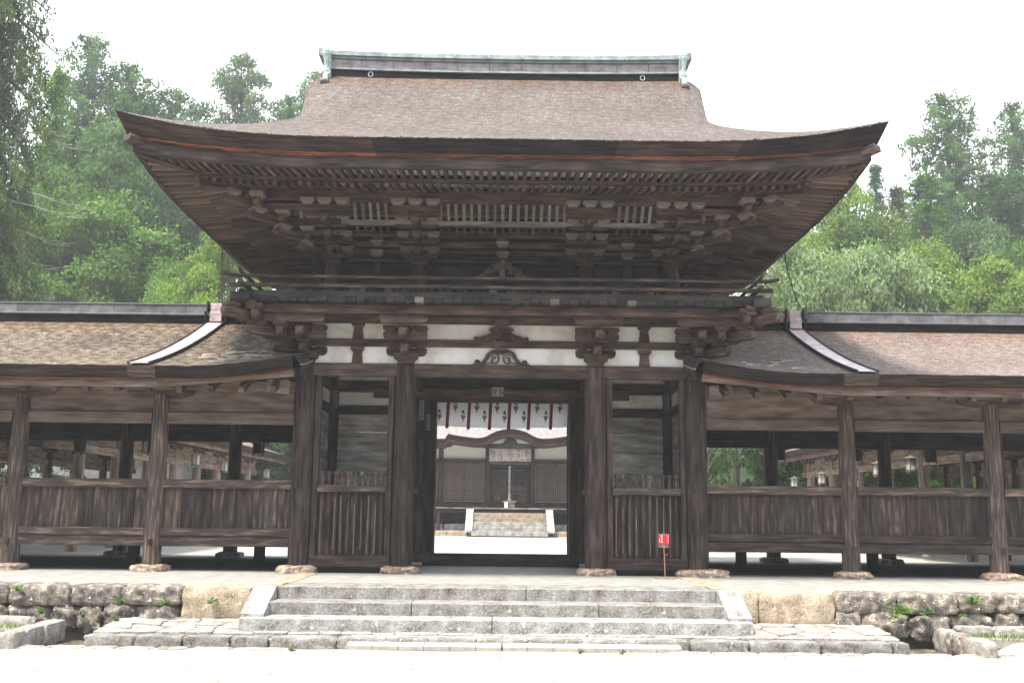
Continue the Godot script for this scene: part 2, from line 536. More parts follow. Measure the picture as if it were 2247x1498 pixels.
func build_roof(g: Node3D) -> void:
	var L := UHZ + OV
	var Wd := UHX + OV
	var roof := holder("roof", g)
	for f in [1.0, -1.0]:
		var m := MB.new()
		m.tone = Color(0.93, 0.93, 0.93)
		var grid := []
		var uvs := []
		for j in 61:
			var s := 4.47 * pow(j / 60.0, 1.1)
			var w := verge(s)
			var row := []
			var ur := []
			for i in 101:
				var t := i / 50.0 - 1.0
				t = t * (1.0 + 0.12 * (1.0 - absf(t)))
				var x := t * w
				var ax := absf(x)
				var y := roof_at(s) + lift(Wd - ax) * exp(-pow(s / 1.5, 2)) + 0.02 * maxf(0, ax - 2.0) * smoothstep(2.5, 4.4, s)
				var d := clampf(1.0 - (w - ax) / 0.36, 0, 1)
				y -= 0.2 * d * d * smoothstep(1.95, 3.2, s)
				y += (0.004 * sin(x * 23.0) + 0.003 * sin(x * 61.0 + 1.0)) * clampf(1.0 - s, 0, 1)
				row.append(Vector3(x, y, ZM + f * (L - s)))
				ur.append(Vector2(x * 0.83 + 0.3, s * 0.9))
			grid.append(row)
			uvs.append(ur)
		m.sheet(grid, uvs, f)
		stain(m, 0.6, 0.78, 8.7)
		part("bark_slope", m, M.bark, roof)
	for f in [1.0, -1.0]:
		var m := MB.new()
		m.tone = Color(0.9, 0.9, 0.9)
		var grid := []
		var uvs := []
		for j in 31:
			var s := 2.65 * j / 30.0
			var row := []
			var ur := []
			for i in 61:
				var z := (i / 30.0 - 1.0) * (L - s)
				var y := roof_at(s) + lift(L - absf(z)) * exp(-pow(s / 1.5, 2))
				row.append(Vector3(f * (Wd - s), y, ZM + z))
				ur.append(Vector2(z * 0.83, s * 0.9))
			grid.append(row)
			uvs.append(ur)
		m.sheet(grid, uvs, -f)
		stain(m, 0.6, 0.72)
		part("bark_skirt", m, M.bark, roof)
	# the thick cut edge of the bark, the red strip below it and the boards under the roof
	var spans := [[-1.0, -0.34, 0], [-0.34, 0.30, 1], [0.30, 0.62, 0], [0.62, 1.0, 1]]
	for side in 4:
		var h := rim_half(side)
		for sp in spans if side == 0 else [[-1.0, 1.0, 1]]:
			var cut := MB.new()
			var red := MB.new()
			cut.tone = grey(0.75 if sp[2] else 0.95)
			red.tone = grey(0.6 if sp[2] else 1.0)
			var g1 := []
			var g2 := []
			var u1 := []
			var u2 := []
			for k in 4:
				g1.append([])
				u1.append([])
				g2.append([])
				u2.append([])
			var n := int(40 * (sp[1] - sp[0])) + 2
			for i in n + 1:
				var a: float = lerpf(sp[0], sp[1], float(i) / n)
				var al := a * (h + OV)
				var lf := lift(h + OV - absf(al))
				var y := 5.86 + lf + 0.004 * sin(al * 23.0) + 0.003 * sin(al * 61.0 + 1.0)
				var th := 0.165 + 0.36 * lf
				var pts := [[OV + 0.0, y], [OV - 0.01, y - 0.02], [OV - 0.125, y - th], [OV - 0.20, y - th - 0.012]]
				for k in 4:
					g1[k].append(rim(side, a * (h + pts[k][0]), pts[k][0], pts[k][1]))
					u1[k].append(Vector2(al * 0.4, k * 0.3))
				var p2 := [[OV - 0.15, y - th - 0.003], [OV - 0.165, y - th - 0.034], [OV - 0.24, y - th - 0.04], [OV - 0.5, y - th - 0.03]]
				for k in 4:
					g2[k].append(rim(side, a * (h + p2[k][0]), p2[k][0], p2[k][1]))
					u2[k].append(Vector2(al * 0.5, k * 0.1))
			cut.sheet(g1, u1, -1.0)
			red.sheet(g2, u2, -1.0)
			part("bark_edge", cut, M.bark_cut_brown if sp[2] == 0 else M.bark_cut, roof)
			part("red_strip", red, M.bark_red, roof)
	# loose ends of bark along the front eaves
	var fr := MB.new()
	for i in 520:
		var al := rng.randf_range(-1, 1) * (UHX + OV - 0.02)
		var y := 5.86 + lift(UHX + OV - absf(al)) + rng.randf_range(-0.004, 0.006)
		var p := rim(0, al, OV - rng.randf_range(-0.012, 0.03), y)
		fr.tone = grey(rng.randf_range(0.5, 1.0))
		fr.beam(p, p + Vector3(rng.randf_range(-0.05, 0.05), rng.randf_range(-0.006, 0.012), rng.randf_range(0.0, 0.018)), rng.randf_range(0.006, 0.02), rng.randf_range(0.004, 0.012), Vector3.UP, 0.001)
	var fro := part("bark_fringe", fr, M.bark_tan, roof)
	fro.set_meta("kind", "stuff")
	# gable walls, verges and barge boards
	for f in [1.0, -1.0]:
		var gw := nb()
		var poly := PackedVector2Array()
		for i in 21:
			var z := -2.15 + 4.3 * i / 20.0
			poly.append(Vector2(z, roof_at(L - absf(z)) - 0.3))
		poly.append(Vector2(2.15, 6.5))
		poly.append(Vector2(-2.15, 6.5))
		gw.extrude(poly, Vector3(2.78 * f, 0, ZM), Vector3(0, 0, -f), Vector3.UP, 0.06)
		part("gable_wall", gw, M.wood_mid, roof)
		for k in [1.0, -1.0]:
			var edge := MB.new()
			edge.tone = grey(0.85)
			var barge := nb()
			var ge := [[], [], []]
			var ue := [[], [], []]
			var bp := PackedVector2Array()
			var low := PackedVector2Array()
			for i in 25:
				var s := lerpf(2.15, 4.5, i / 24.0)
				var y := roof_at(s) - 0.2 * smoothstep(1.95, 3.2, s) + 0.02 * maxf(0, verge(s) - 2.0) * smoothstep(2.5, 4.4, s)
				var z = ZM + k * (L - s)
				for q in 3:
					ge[q].append(Vector3(f * (verge(s) - [0.0, 0.05, 0.55][q]), y - [0.0, 0.2, 0.24][q], z))
					ue[q].append(Vector2(s * 0.4, q * 0.3))
				bp.append(Vector2(k * (L - s), y - 0.15))
				low.append(Vector2(k * (L - s), y - 0.42))
			edge.sheet(ge, ue, -f * k)
			part("verge_edge", edge, M.bark_cut, roof)
			low.reverse()
			bp.append_array(low)
			barge.extrude(bp, Vector3(f * 3.1, 0, ZM), Vector3(0, 0, 1), Vector3.UP, 0.06)
			part("barge_board", barge, M.wood_mid, roof)
	build_ridge(g)
	build_eaves(g)


func build_ridge(g: Node3D) -> void:
	var ridge := holder("ridge", g)
	var hx := 3.2
	var sag := func(x: float) -> float: return 0.05 * pow(absf(x) / 3.4, 2.2)
	# a bark band below, then the copper box: ledge, face of single sheets, ledge, cap
	var rows := [["bark_band", 8.5, 8.755, 0.20, M.bark_cut, 1], ["ridge_ledge", 8.755, 8.79, 0.255, M.copper_blue, 1], ["ridge_panel", 8.79, 8.97, 0.2, M.copper, 11], ["ridge_ledge", 8.97, 9.01, 0.24, M.copper_blue, 1], ["cap_panel", 9.01, 9.095, 0.285, M.copper_blue, 11]]
	for r in rows:
		var n: int = r[5]
		var ends := hx + (0.2 if r[0] == "cap_panel" else 0.0)
		for i in n:
			var b := nb(0.8, 1.0)
			var x0: float = lerpf(-ends, ends, float(i) / n) + (0.004 if n > 1 else 0.0)
			var x1: float = lerpf(-ends, ends, float(i + 1) / n) - (0.004 if n > 1 else 0.0)
			var cuts := 2 if n > 1 else 16
			for q in cuts:
				var xa := lerpf(x0, x1, float(q) / cuts)
				var xb := lerpf(x0, x1, float(q + 1) / cuts)
				var ya: float = sag.call(xa)
				var yb: float = sag.call(xb)
				var y0: float = r[1]
				var y1: float = r[2]
				var d: float = r[3]
				var P := [Vector3(xa, y0 + ya, ZM + d), Vector3(xb, y0 + yb, ZM + d), Vector3(xb, y1 + yb, ZM + d), Vector3(xa, y1 + ya, ZM + d), Vector3(xa, y0 + ya, ZM - d), Vector3(xb, y0 + yb, ZM - d), Vector3(xb, y1 + yb, ZM - d), Vector3(xa, y1 + ya, ZM - d)]
				var mid = (P[0] + P[6]) / 2.0
				for fc in [[0, 1, 2, 3], [4, 5, 6, 7], [3, 2, 6, 7], [0, 1, 5, 4]] + ([[0, 3, 7, 4]] if q == 0 else []) + ([[1, 2, 6, 5]] if q == cuts - 1 else []):
					var pp := []
					var uu := []
					for k in fc:
						pp.append(P[k])
						uu.append(b.off + Vector2(P[k].x * 0.4, (P[k].y + P[k].z) * 0.6))
					b.face(pp, uu, mid)
			part(r[0], b, r[4], ridge)
	var top := MB.new()
	top.tone = grey(0.95)
	top.beam(Vector3(-3.3, 9.105, ZM), Vector3(3.3, 9.105, ZM), 0.3, 0.03)
	part("cap_top", top, M.copper_blue, ridge)
	for f in [1.0, -1.0]:
		# the flared end of the cap and the verdigris end plate with its scrolls
		var tip := nb(0.85, 1)
		tip.extrude(PackedVector2Array([Vector2(0, 9.02), Vector2(0.14, 9.03), Vector2(0.2, 9.185), Vector2(0, 9.15)]), Vector3(3.2 * f, 0, ZM + 0.3 * f), Vector3(f, 0, 0), Vector3.UP, 0.6)
		part("cap_end", tip, M.copper, ridge)
		var plate := nb(0.85, 1)
		var out := PackedVector2Array([Vector2(-0.3, 8.62), Vector2(0.3, 8.62), Vector2(0.37, 8.74), Vector2(0.3, 8.9), Vector2(0.33, 9.02), Vector2(0.36, 9.14), Vector2(0.22, 9.24), Vector2(-0.22, 9.24), Vector2(-0.36, 9.14), Vector2(-0.33, 9.02), Vector2(-0.3, 8.9), Vector2(-0.37, 8.74)])
		plate.extrude(out, Vector3(3.26 * f, -0.08, ZM), Vector3(0, 0, -f), Vector3.UP, 0.1)
		part("end_plate", plate, M.verdigris, ridge)
		for k in [1.0, -1.0]:
			var curl := nb(0.7, 1)
			var pts := []
			var rr := []
			for i in 17:
				var t := i / 16.0
				pts.append(Vector3(f * (3.24 - 0.02 * t), 9.12 - 0.6 * t + 0.04 * sin(t * 9.0), ZM + k * (0.31 + 0.06 * sin(t * 6.3) + 0.12 * t * t)))
				rr.append(0.055 + 0.02 * sin(t * 12.0))
			pts.append(pts[16] + Vector3(0, -0.07, k * 0.05))
			rr.append(0.06)
			curl.tube(pts, rr, 8)
			part("scroll", curl, M.verdigris, ridge)
			var roll := nb(0.5, 0.7)
			var e: Vector3 = pts[17]
			roll.lathe(e + Vector3(-0.07, -0.03, k * 0.02), [Vector2(0, 0), Vector2(0.06, 0.0), Vector2(0.07, 0.05), Vector2(0.06, 0.14), Vector2(0, 0.14)], 12, Vector3.RIGHT)
			part("scroll_end", roll, M.copper_dark, ridge)
	for x in [-2.44, 2.5]:
		var ring := MB.new()
		ring.tone = Color.WHITE
		var pts := []
		for i in 17:
			pts.append(Vector3(x + 0.04 * sin(TAU * i / 16), 8.705 + 0.045 * cos(TAU * i / 16), ZM + 0.235))
		ring.tube(pts, [0.008], 6)
		part("ring_fitting", ring, M.verdigris, ridge)


func build_eaves(g: Node3D) -> void:
	var eaves := holder("eaves", g)
	var more := MB.new()          # the rafters of the back, which the photograph does not show
	for side in 4:
		var h := rim_half(side)
		# boards above the rafters
		for zone in [[2.30, 1.66, 0.075, true], [1.72, -0.1, 0.08, false]]:
			var m := MB.new()
			m.tone = grey(0.9)
			var gr := []
			var uv := []
			for j in 9:
				var o := lerpf(zone[0], zone[1], j / 8.0)
				var row := []
				var ur := []
				for i in 49:
					var al := (i / 24.0 - 1.0) * (h + o)
					var y: float = (fly_y(o) if zone[3] else base_y(o)) + zone[2] + rim_lift(side, al, o)
					row.append(rim(side, al, o, y))
					ur.append(Vector2(al * 0.42, o * 0.9))
				gr.append(row)
				uv.append(ur)
			m.sheet(gr, uv, 1.0)
			part("eaves_board", m, M.board_white if side == 0 else M.wood_black, eaves)
		# curved members that run along the eaves: fascia, the bar between the rafter rows, purlin
		for q in [["fascia", 2.285, 2.375, 5.50, 5.665, M.wood], ["fascia_cap", 2.30, 2.41, 5.668, 5.70, M.wood], ["eaves_bar", 1.655, 1.745, 5.515, 5.56, M.wood_mid]]:
			var m := nb()
			var n := 48
			var gr := [[], [], [], [], []]
			var uv := [[], [], [], [], []]
			for i in n + 1:
				var t := float(i) / n * 2.0 - 1.0
				var cor := [[q[1], q[3]], [q[1], q[4]], [q[2], q[4]], [q[2], q[3]], [q[1], q[3]]]
				for k in 5:
					var o: float = cor[k][0]
					var al := t * (h + o)
					gr[k].append(rim(side, al, o, cor[k][1] + rim_lift(side, al, o)))
					uv[k].append(m.off + Vector2(al * 0.4, k * 0.12))
			for k in 4:
				m.sheet([gr[k], gr[k + 1]], [uv[k], uv[k + 1]], 1.0)
			part(q[0], m, q[5], eaves)
		timber("purlin", rim(side, -(h + 1.3), 0.95, 5.54), rim(side, h + 1.3, 0.95, 5.54), 0.16, 0.165, M.wood_mid, eaves)
		# rafters in two rows
		var step := 0.122 if side % 2 == 0 else 0.165
		var n := int((h + 2.2) / step)
		var own := MB.new()
		for i in range(-n, n + 1):
			var al := (i + 0.5) * step
			if absf(al) > h + 2.2:
				continue
			for row in 2:
				var o0: float = maxf(-0.1, absf(al) - h + 0.06) if row == 0 else maxf(1.35, absf(al) - h + 0.06)
				var o1 := 1.74 if row == 0 else 2.29
				if o1 - o0 < 0.08:
					continue
				var ya: float = (base_y(o0) if row == 0 else fly_y(o0)) + rim_lift(side, al, o0) + 0.035
				var yb: float = (base_y(o1) if row == 0 else fly_y(o1)) + rim_lift(side, al, o1) + 0.035
				var b: MB = (nb(0.6, 1.0) if side == 0 else nb(0.45, 1.0)) if side != 2 else more
				b.beam(rim(side, al, o0, ya), rim(side, al, o1, yb), 0.056, 0.072 if side % 2 == 0 else 0.09, Vector3.UP, 0.006)
				if side == 0 or (side != 2 and al * (1.0 if side == 3 else -1.0) > 0.4):
					part("base_rafter" if row == 0 else "flying_rafter", b, M.wood_plain if side != 0 else (M.wood_mid if rng.randf() < 0.7 else M.wood_rail), eaves)
				elif side != 2:
					more.v.append_array(b.v)
					more.n.append_array(b.n)
					more.t.append_array(b.t)
					more.c.append_array(b.c)
		# hip rafters at the two ends of the front and back
		if side % 2 == 0:
			for k in [1.0, -1.0]:
				var p := func(o: float, y: float) -> Vector3: return rim(side, k * (h + o), o, y)
				timber("hip_rafter", p.call(-0.1, 5.86), p.call(1.7, 5.52), 0.15, 0.2, M.wood_mid, eaves)
				timber("hip_rafter", p.call(1.2, 5.66), p.call(2.3, 5.72), 0.14, 0.17, M.wood_mid, eaves)
				timber("hip_rafter_nose", p.call(2.05, 5.765), p.call(2.44, 5.86), 0.2, 0.09, M.wood_rail, eaves)
	var o := part("rafter_rest", more, M.wood_mid, eaves)
	o.name = "rafters"
	o.set_meta("kind", "stuff")


var mesh_block: Array = []
var mesh_big: Array = []
var mesh_arm: Dictionary = {}


func loft_block(w: float, h: float) -> ArrayMesh:      # a bearing block: square above, drawn in below
	var m := nb(0.75, 1.0)
	var rings := [[0.0, 0.33], [0.25, 0.36], [0.38, 0.42], [0.45, 0.5], [1.0, 0.5]]
	for k in rings.size() - 1:
		for i in 4:
			var d := Vector3(1, 0, 0).rotated(Vector3.UP, PI / 2 * i)
			var e := Vector3(0, 0, 1).rotated(Vector3.UP, PI / 2 * i)
			var r0: float = rings[k][1] * w
			var r1: float = rings[k + 1][1] * w
			var y0: float = rings[k][0] * h
			var y1: float = rings[k + 1][0] * h
			m.face([d * r0 - e * r0 + Vector3.UP * y0, d * r0 + e * r0 + Vector3.UP * y0, d * r1 + e * r1 + Vector3.UP * y1, d * r1 - e * r1 + Vector3.UP * y1], [m.off + Vector2(-r0 * 0.5, y0 * 1.3), m.off + Vector2(r0 * 0.5, y0 * 1.3), m.off + Vector2(r1 * 0.5, y1 * 1.3), m.off + Vector2(-r1 * 0.5, y1 * 1.3)], Vector3(0, h / 2, 0))
	for q in [[0.0, 0.33], [1.0, 0.5]]:
		var r: float = q[1] * w
		var y: float = q[0] * h
		m.face([Vector3(-r, y, -r), Vector3(r, y, -r), Vector3(r, y, r), Vector3(-r, y, r)], [m.off, m.off + Vector2(0.1, 0), m.off + Vector2(0.1, 0.2), m.off + Vector2(0, 0.2)], Vector3(0, h / 2, 0))
	return m.mesh()


# a boat-shaped bracket arm of length l along x, height h, thickness d, its bottom at y 0
func arm_mesh(l: float, h: float, d: float, nose := false) -> ArrayMesh:
	var m := nb(0.7, 1.0)
	var p := PackedVector2Array()
	var x := l / 2
	p.append(Vector2(-x, h))
	if nose:                             # a stepping arm: square at its root, rounded in front
		p.append(Vector2(-x, 0))
	else:
		for k in 6:
			var a := PI / 2 * k / 5.0
			p.append(Vector2(-x + 0.08 - 0.08 * cos(a), h * 0.55 - h * 0.55 * sin(a)))
	for k in 6:
		var a := PI / 2 * (1.0 - k / 5.0)
		p.append(Vector2(x - 0.08 + 0.08 * cos(a), h * 0.55 - h * 0.55 * sin(a)))
	p.append(Vector2(x, h))
	m.extrude(p, Vector3(0, 0, d / 2), Vector3.RIGHT, Vector3.UP, d)
	return m.mesh()


func arm(l: float, h: float, d: float, nose: bool) -> Mesh:
	var key := "%.2f %.2f %.2f %s" % [l, h, d, nose]
	if not mesh_arm.has(key):
		mesh_arm[key] = [arm_mesh(l, h, d, nose), arm_mesh(l, h, d, nose)]
	return mesh_arm[key][rng.randi() % 2]


# one bracket set: at the column top P, facing OUT; n steps of length st, each dh higher; corner: also along the other wall and diagonally
func bracket_set(g: Node3D, p: Vector3, out: Vector3, n: int, st: float, dh: float, ah: float, bh: float, hd: float, mats: Array, corner := 0.0) -> void:
	var set_ := holder("bracket_set", g)
	var al := Vector3.UP.cross(out)           # along the wall
	var bw := 0.205
	if mesh_block.is_empty():
		for i in 4:
			mesh_block.append(loft_block(1, 1))
			mesh_big.append(loft_block(1, 1))
	var blk := func(at: Vector3, w: float, h: float, mt: Material, yaw := 0.0) -> void:
		var b := Basis(al * w, Vector3.UP * h, out * w)
		if yaw != 0.0:
			b = Basis(Vector3.UP, yaw) * b
		inst("bearing_block", mesh_block[rng.randi() % 4], mt, set_, Transform3D(b, at))
	blk.call(p, 0.36, hd, mats[0])
	var y := p.y + hd * 0.72
	for i in n:
		var q := Vector3(p.x, y, p.z) + out * st * i
		var la := 0.66 if i < n - 1 or n == 1 else 0.72
		if i == 0:
			la = 0.62
		# the arm along the wall with three blocks
		inst("bracket_arm", arm(la, ah, 0.11, false), mats[1], set_, Transform3D(Basis(al, Vector3.UP, out), q))
		for k in [-1.0, 0.0, 1.0]:
			blk.call(q + Vector3.UP * (ah - 0.004) + al * k * (la / 2 - bw / 2), bw, bh, mats[2])
		# the arm that steps out to carry the next one
		if i < n - 1:
			var l := st + 0.34
			var c := q + out * (st + 0.11 - l / 2) + Vector3.UP * 0.006
			inst("stepping_arm", arm(l, ah * 1.04, 0.115, true), mats[1], set_, Transform3D(Basis(out, Vector3.UP, -al), c))
		if corner != 0.0:
			# the corner carries the same on the other wall, and arms along the diagonal
			var side := al * corner
			var dg := (out + side).normalized()
			var q2 := Vector3(p.x, y, p.z) + side * st * i
			inst("bracket_arm", arm(la, ah, 0.11, false), mats[1], set_, Transform3D(Basis(out, Vector3.UP, out.cross(Vector3.UP)), q2 + Vector3.UP * 0.002))
			for k in [-1.0, 1.0]:
				blk.call(q2 + Vector3.UP * (ah - 0.004) + out * k * (la / 2 - bw / 2), bw, bh, mats[2])
			# long arms that tie the row into the corner
			var lr := st * i * 1.0 + 0.36
			inst("bracket_arm", arm(lr, ah, 0.108, true), mats[1], set_, Transform3D(Basis(side, Vector3.UP, side.cross(Vector3.UP)), q + side * lr / 2 + Vector3.UP * 0.003))
			blk.call(q + side * (lr - bw / 2) + Vector3.UP * ah, bw, bh, mats[2])
			inst("bracket_arm", arm(lr, ah, 0.108, true), mats[1], set_, Transform3D(Basis(out, Vector3.UP, out.cross(Vector3.UP)), q2 + out * lr / 2 + Vector3.UP * 0.004))
			blk.call(q2 + out * (lr - bw / 2) + Vector3.UP * ah, bw, bh, mats[2])
			var ld := st * 1.414 * (i + 1) + 0.3
			inst("diagonal_arm", arm(ld, ah * 1.1, 0.13, true), mats[1], set_, Transform3D(Basis(dg, Vector3.UP, dg.cross(Vector3.UP)), Vector3(p.x, y + 0.008, p.z) + dg * (ld / 2 - 0.1)))
			blk.call(Vector3(p.x, y + ah, p.z) + dg * (ld - 0.24), bw, bh, mats[2], PI / 4)
		y += dh


# an arched strut with a carved filling, its foot in the middle of BASE
func frog_leg(g: Node3D, base: Vector3, w: float, h: float, scroll: bool) -> void:
	var st := holder("carved_strut", g)
	var o := nb()
	var p := PackedVector2Array()
	var half := []
	if scroll:
		half = [Vector2(0.5, 0.0), Vector2(0.5, 0.2), Vector2(0.47, 0.28), Vector2(0.44, 0.2), Vector2(0.4, 0.17), Vector2(0.34, 0.32), Vector2(0.27, 0.38), Vector2(0.23, 0.5), Vector2(0.19, 0.56), Vector2(0.2, 0.75), Vector2(0.16, 0.93), Vector2(0.08, 1.0)]
	else:
		half = [Vector2(0.53, 0.0), Vector2(0.53, 0.09), Vector2(0.42, 0.1), Vector2(0.36, 0.22), Vector2(0.3, 0.5), Vector2(0.27, 0.75), Vector2(0.2, 0.94), Vector2(0.11, 1.0)]
	for q in half:
		p.append(Vector2(q.x * w, q.y * h))
	for i in range(half.size() - 1, -1, -1):
		p.append(Vector2(-half[i].x * w, half[i].y * h))
	if not scroll:
		for q in [Vector2(-0.3, 0.0), Vector2(-0.26, 0.3), Vector2(-0.2, 0.6), Vector2(-0.1, 0.74), Vector2(0.1, 0.74), Vector2(0.2, 0.6), Vector2(0.26, 0.3), Vector2(0.3, 0.0)]:
			p.append(Vector2(q.x * w, q.y * h))
	o.extrude(p, base + Vector3(0, 0, 0.06), Vector3.RIGHT, Vector3.UP, 0.07)
	part("strut_arch", o, M.wood_mid, st)
	for k in [1.0, -1.0]:
		var c := nb(0.8, 1)
		var pts := []
		var rr := []
		for i in 22:
			var t := i / 21.0
			var a := 0.6 + t * 8.5
			var r := (0.16 - 0.13 * t) * w * (0.95 if scroll else 0.8)
			pts.append(base + Vector3(k * (0.12 * w + r * cos(a) * 0.8), 0.36 * h + r * sin(a) * 1.0, 0.075))
			rr.append(0.017 * (1.15 - t * 0.5))
		c.tube(pts, rr, 6)
		part("carved_curl", c, M.wood_rail if not scroll else M.wood_mid, st)
		var lf := nb(0.8, 1)
		for q in 3:
			var a := []
			for i in 8:
				var t := i / 7.0
				a.append(base + Vector3(k * w * (0.16 + (0.1 + 0.1 * q) * t + 0.02 * sin(t * 8 + q)) * (0.8 if not scroll else 1.0), h * (0.1 + 0.14 * (2 - q) * (1.0 - t) + 0.05 * sin(t * 6)), 0.07))
			lf.tube(a, [0.02, 0.018, 0.014, 0.008], 6)
		part("carved_leaf", lf, M.wood_mid, st)
	if not scroll:
		var k := nb(0.8, 1)
		for q in [-1.0, 1.0]:
			k.lathe(base + Vector3(q * w * 0.44, h * 0.14, -0.005), [Vector2(0, 0), Vector2(0.05, 0.0), Vector2(0.05, 0.05), Vector2(0, 0.07)], 10, Vector3.BACK)
		part("foot_boss", k, M.wood_mid, st)
	inst("bearing_block", loft_block(0.23, 0.13), M.wood_mid, st, Transform3D(Basis.IDENTITY, base + Vector3(0, h - 0.015, 0.05)))


func build_gate() -> void:
	var g := thing("two_storey_gate", "two-storey weathered wooden shrine gate with thick bark roof and railed balcony", "gate")
	var X := [-2.975, -1.45, 1.45, 2.975]
	# columns on three lines
	for z in [0.0, ZM, ZM * 2]:
		for i in 4:
			var b := nb()
			b.sv = 0.8
			var top := 3.13
			b.lathe(Vector3(X[i], 0.085, z), [Vector2(0, 0), Vector2(0.157, 0), Vector2(0.164, 0.3), Vector2(0.165, top - 0.6), Vector2(0.156, top - 0.12), Vector2(0.12, top - 0.085), Vector2(0, top - 0.085)], 22)
			part("column", b, M.wood, g)
	# tie beams on top of the columns, one piece for each bay
	for z in [0.0, ZM, ZM * 2]:
		for i in 3:
			timber("head_beam", Vector3(X[i] + 0.13, 3.03, z), Vector3(X[i + 1] - 0.13, 3.03, z), 0.17, 0.19, M.wood_mid, g)
	for x in X:
		for k in 2:
			timber("head_beam", Vector3(x, 3.03, ZM * k - 0.13), Vector3(x, 3.03, ZM * (k + 1) + 0.13), 0.17, 0.19, M.wood_mid, g)
	# plaster between the brackets with a tie beam through it, front, sides and back
	for q in [[Vector3(0, 0, 0), 0.0, 5.95], [Vector3(0, 0, ZM * 2), 0.0, 5.95], [Vector3(X[0], 0, ZM), 1.0, 4.4], [Vector3(X[3], 0, ZM), 1.0, 4.4]]:
		var ax: Vector3 = Vector3.RIGHT if q[1] == 0.0 else Vector3.BACK
		var o: Vector3 = q[0]
		var l: float = q[2]
		var m := MB.new()
		m.tone = grey(0.95)
		m.beam(o - ax * l / 2 + Vector3.UP * 3.45, o + ax * l / 2 + Vector3.UP * 3.45, 0.05, 0.64)
		part("plaster_panel", m, M.plaster, g)
		timber("tie_beam", o - ax * (l / 2 + 0.1) + Vector3.UP * 3.45, o + ax * (l / 2 + 0.1) + Vector3.UP * 3.45, 0.13, 0.115, M.wood_mid, g)
		timber("tie_beam", o - ax * (l / 2 + 0.25) + Vector3.UP * 3.815, o + ax * (l / 2 + 0.25) + Vector3.UP * 3.815, 0.13, 0.13, M.wood_mid, g)
		timber("tie_beam", o - ax * (l / 2 + 0.1) + Vector3.UP * 3.95, o + ax * (l / 2 + 0.1) + Vector3.UP * 3.95, 0.12, 0.13, M.wood_mid, g)
	# struts with blocks in the side bays
	for x in [-2.2, 2.2]:
		for y in [3.125, 3.508]:
			var m := nb()
			m.extrude(PackedVector2Array([Vector2(-0.085, 0), Vector2(0.085, 0), Vector2(0.062, 0.17), Vector2(-0.062, 0.17)]), Vector3(x, y, 0.06), Vector3.RIGHT, Vector3.UP, 0.09)
			part("strut", m, M.wood_mid, g)
			inst("bearing_block", loft_block(0.2, 0.11), M.wood_mid, g, Transform3D(Basis.IDENTITY, Vector3(x, y + 0.16, 0.01)))
	frog_leg(g, Vector3(0.0, 3.125, 0.02), 0.82, 0.235, false)
	frog_leg(g, Vector3(0.0, 3.508, 0.02), 0.84, 0.2, true)
	# lower brackets
	var mats := [M.wood_mid, M.wood_mid, M.wood_mid]
	for i in 4:
		var corner: float = [1.0, 0.0, 0.0, -1.0][i]
		bracket_set(g, Vector3(X[i], 3.125, 0), Vector3.BACK, 3, 0.3, 0.205, 0.12, 0.1, 0.17, mats, -corner)
		bracket_set(g, Vector3(X[i], 3.125, ZM * 2), Vector3.FORWARD, 3, 0.3, 0.205, 0.12, 0.1, 0.17, mats, corner)
	bracket_set(g, Vector3(X[0], 3.125, ZM), Vector3.LEFT, 3, 0.3, 0.205, 0.12, 0.1, 0.17, mats)
	bracket_set(g, Vector3(X[3], 3.125, ZM), Vector3.RIGHT, 3, 0.3, 0.205, 0.12, 0.1, 0.17, mats)
	build_balcony(g)
	build_bays(g, X)
	build_upper(g)
	build_roof(g)


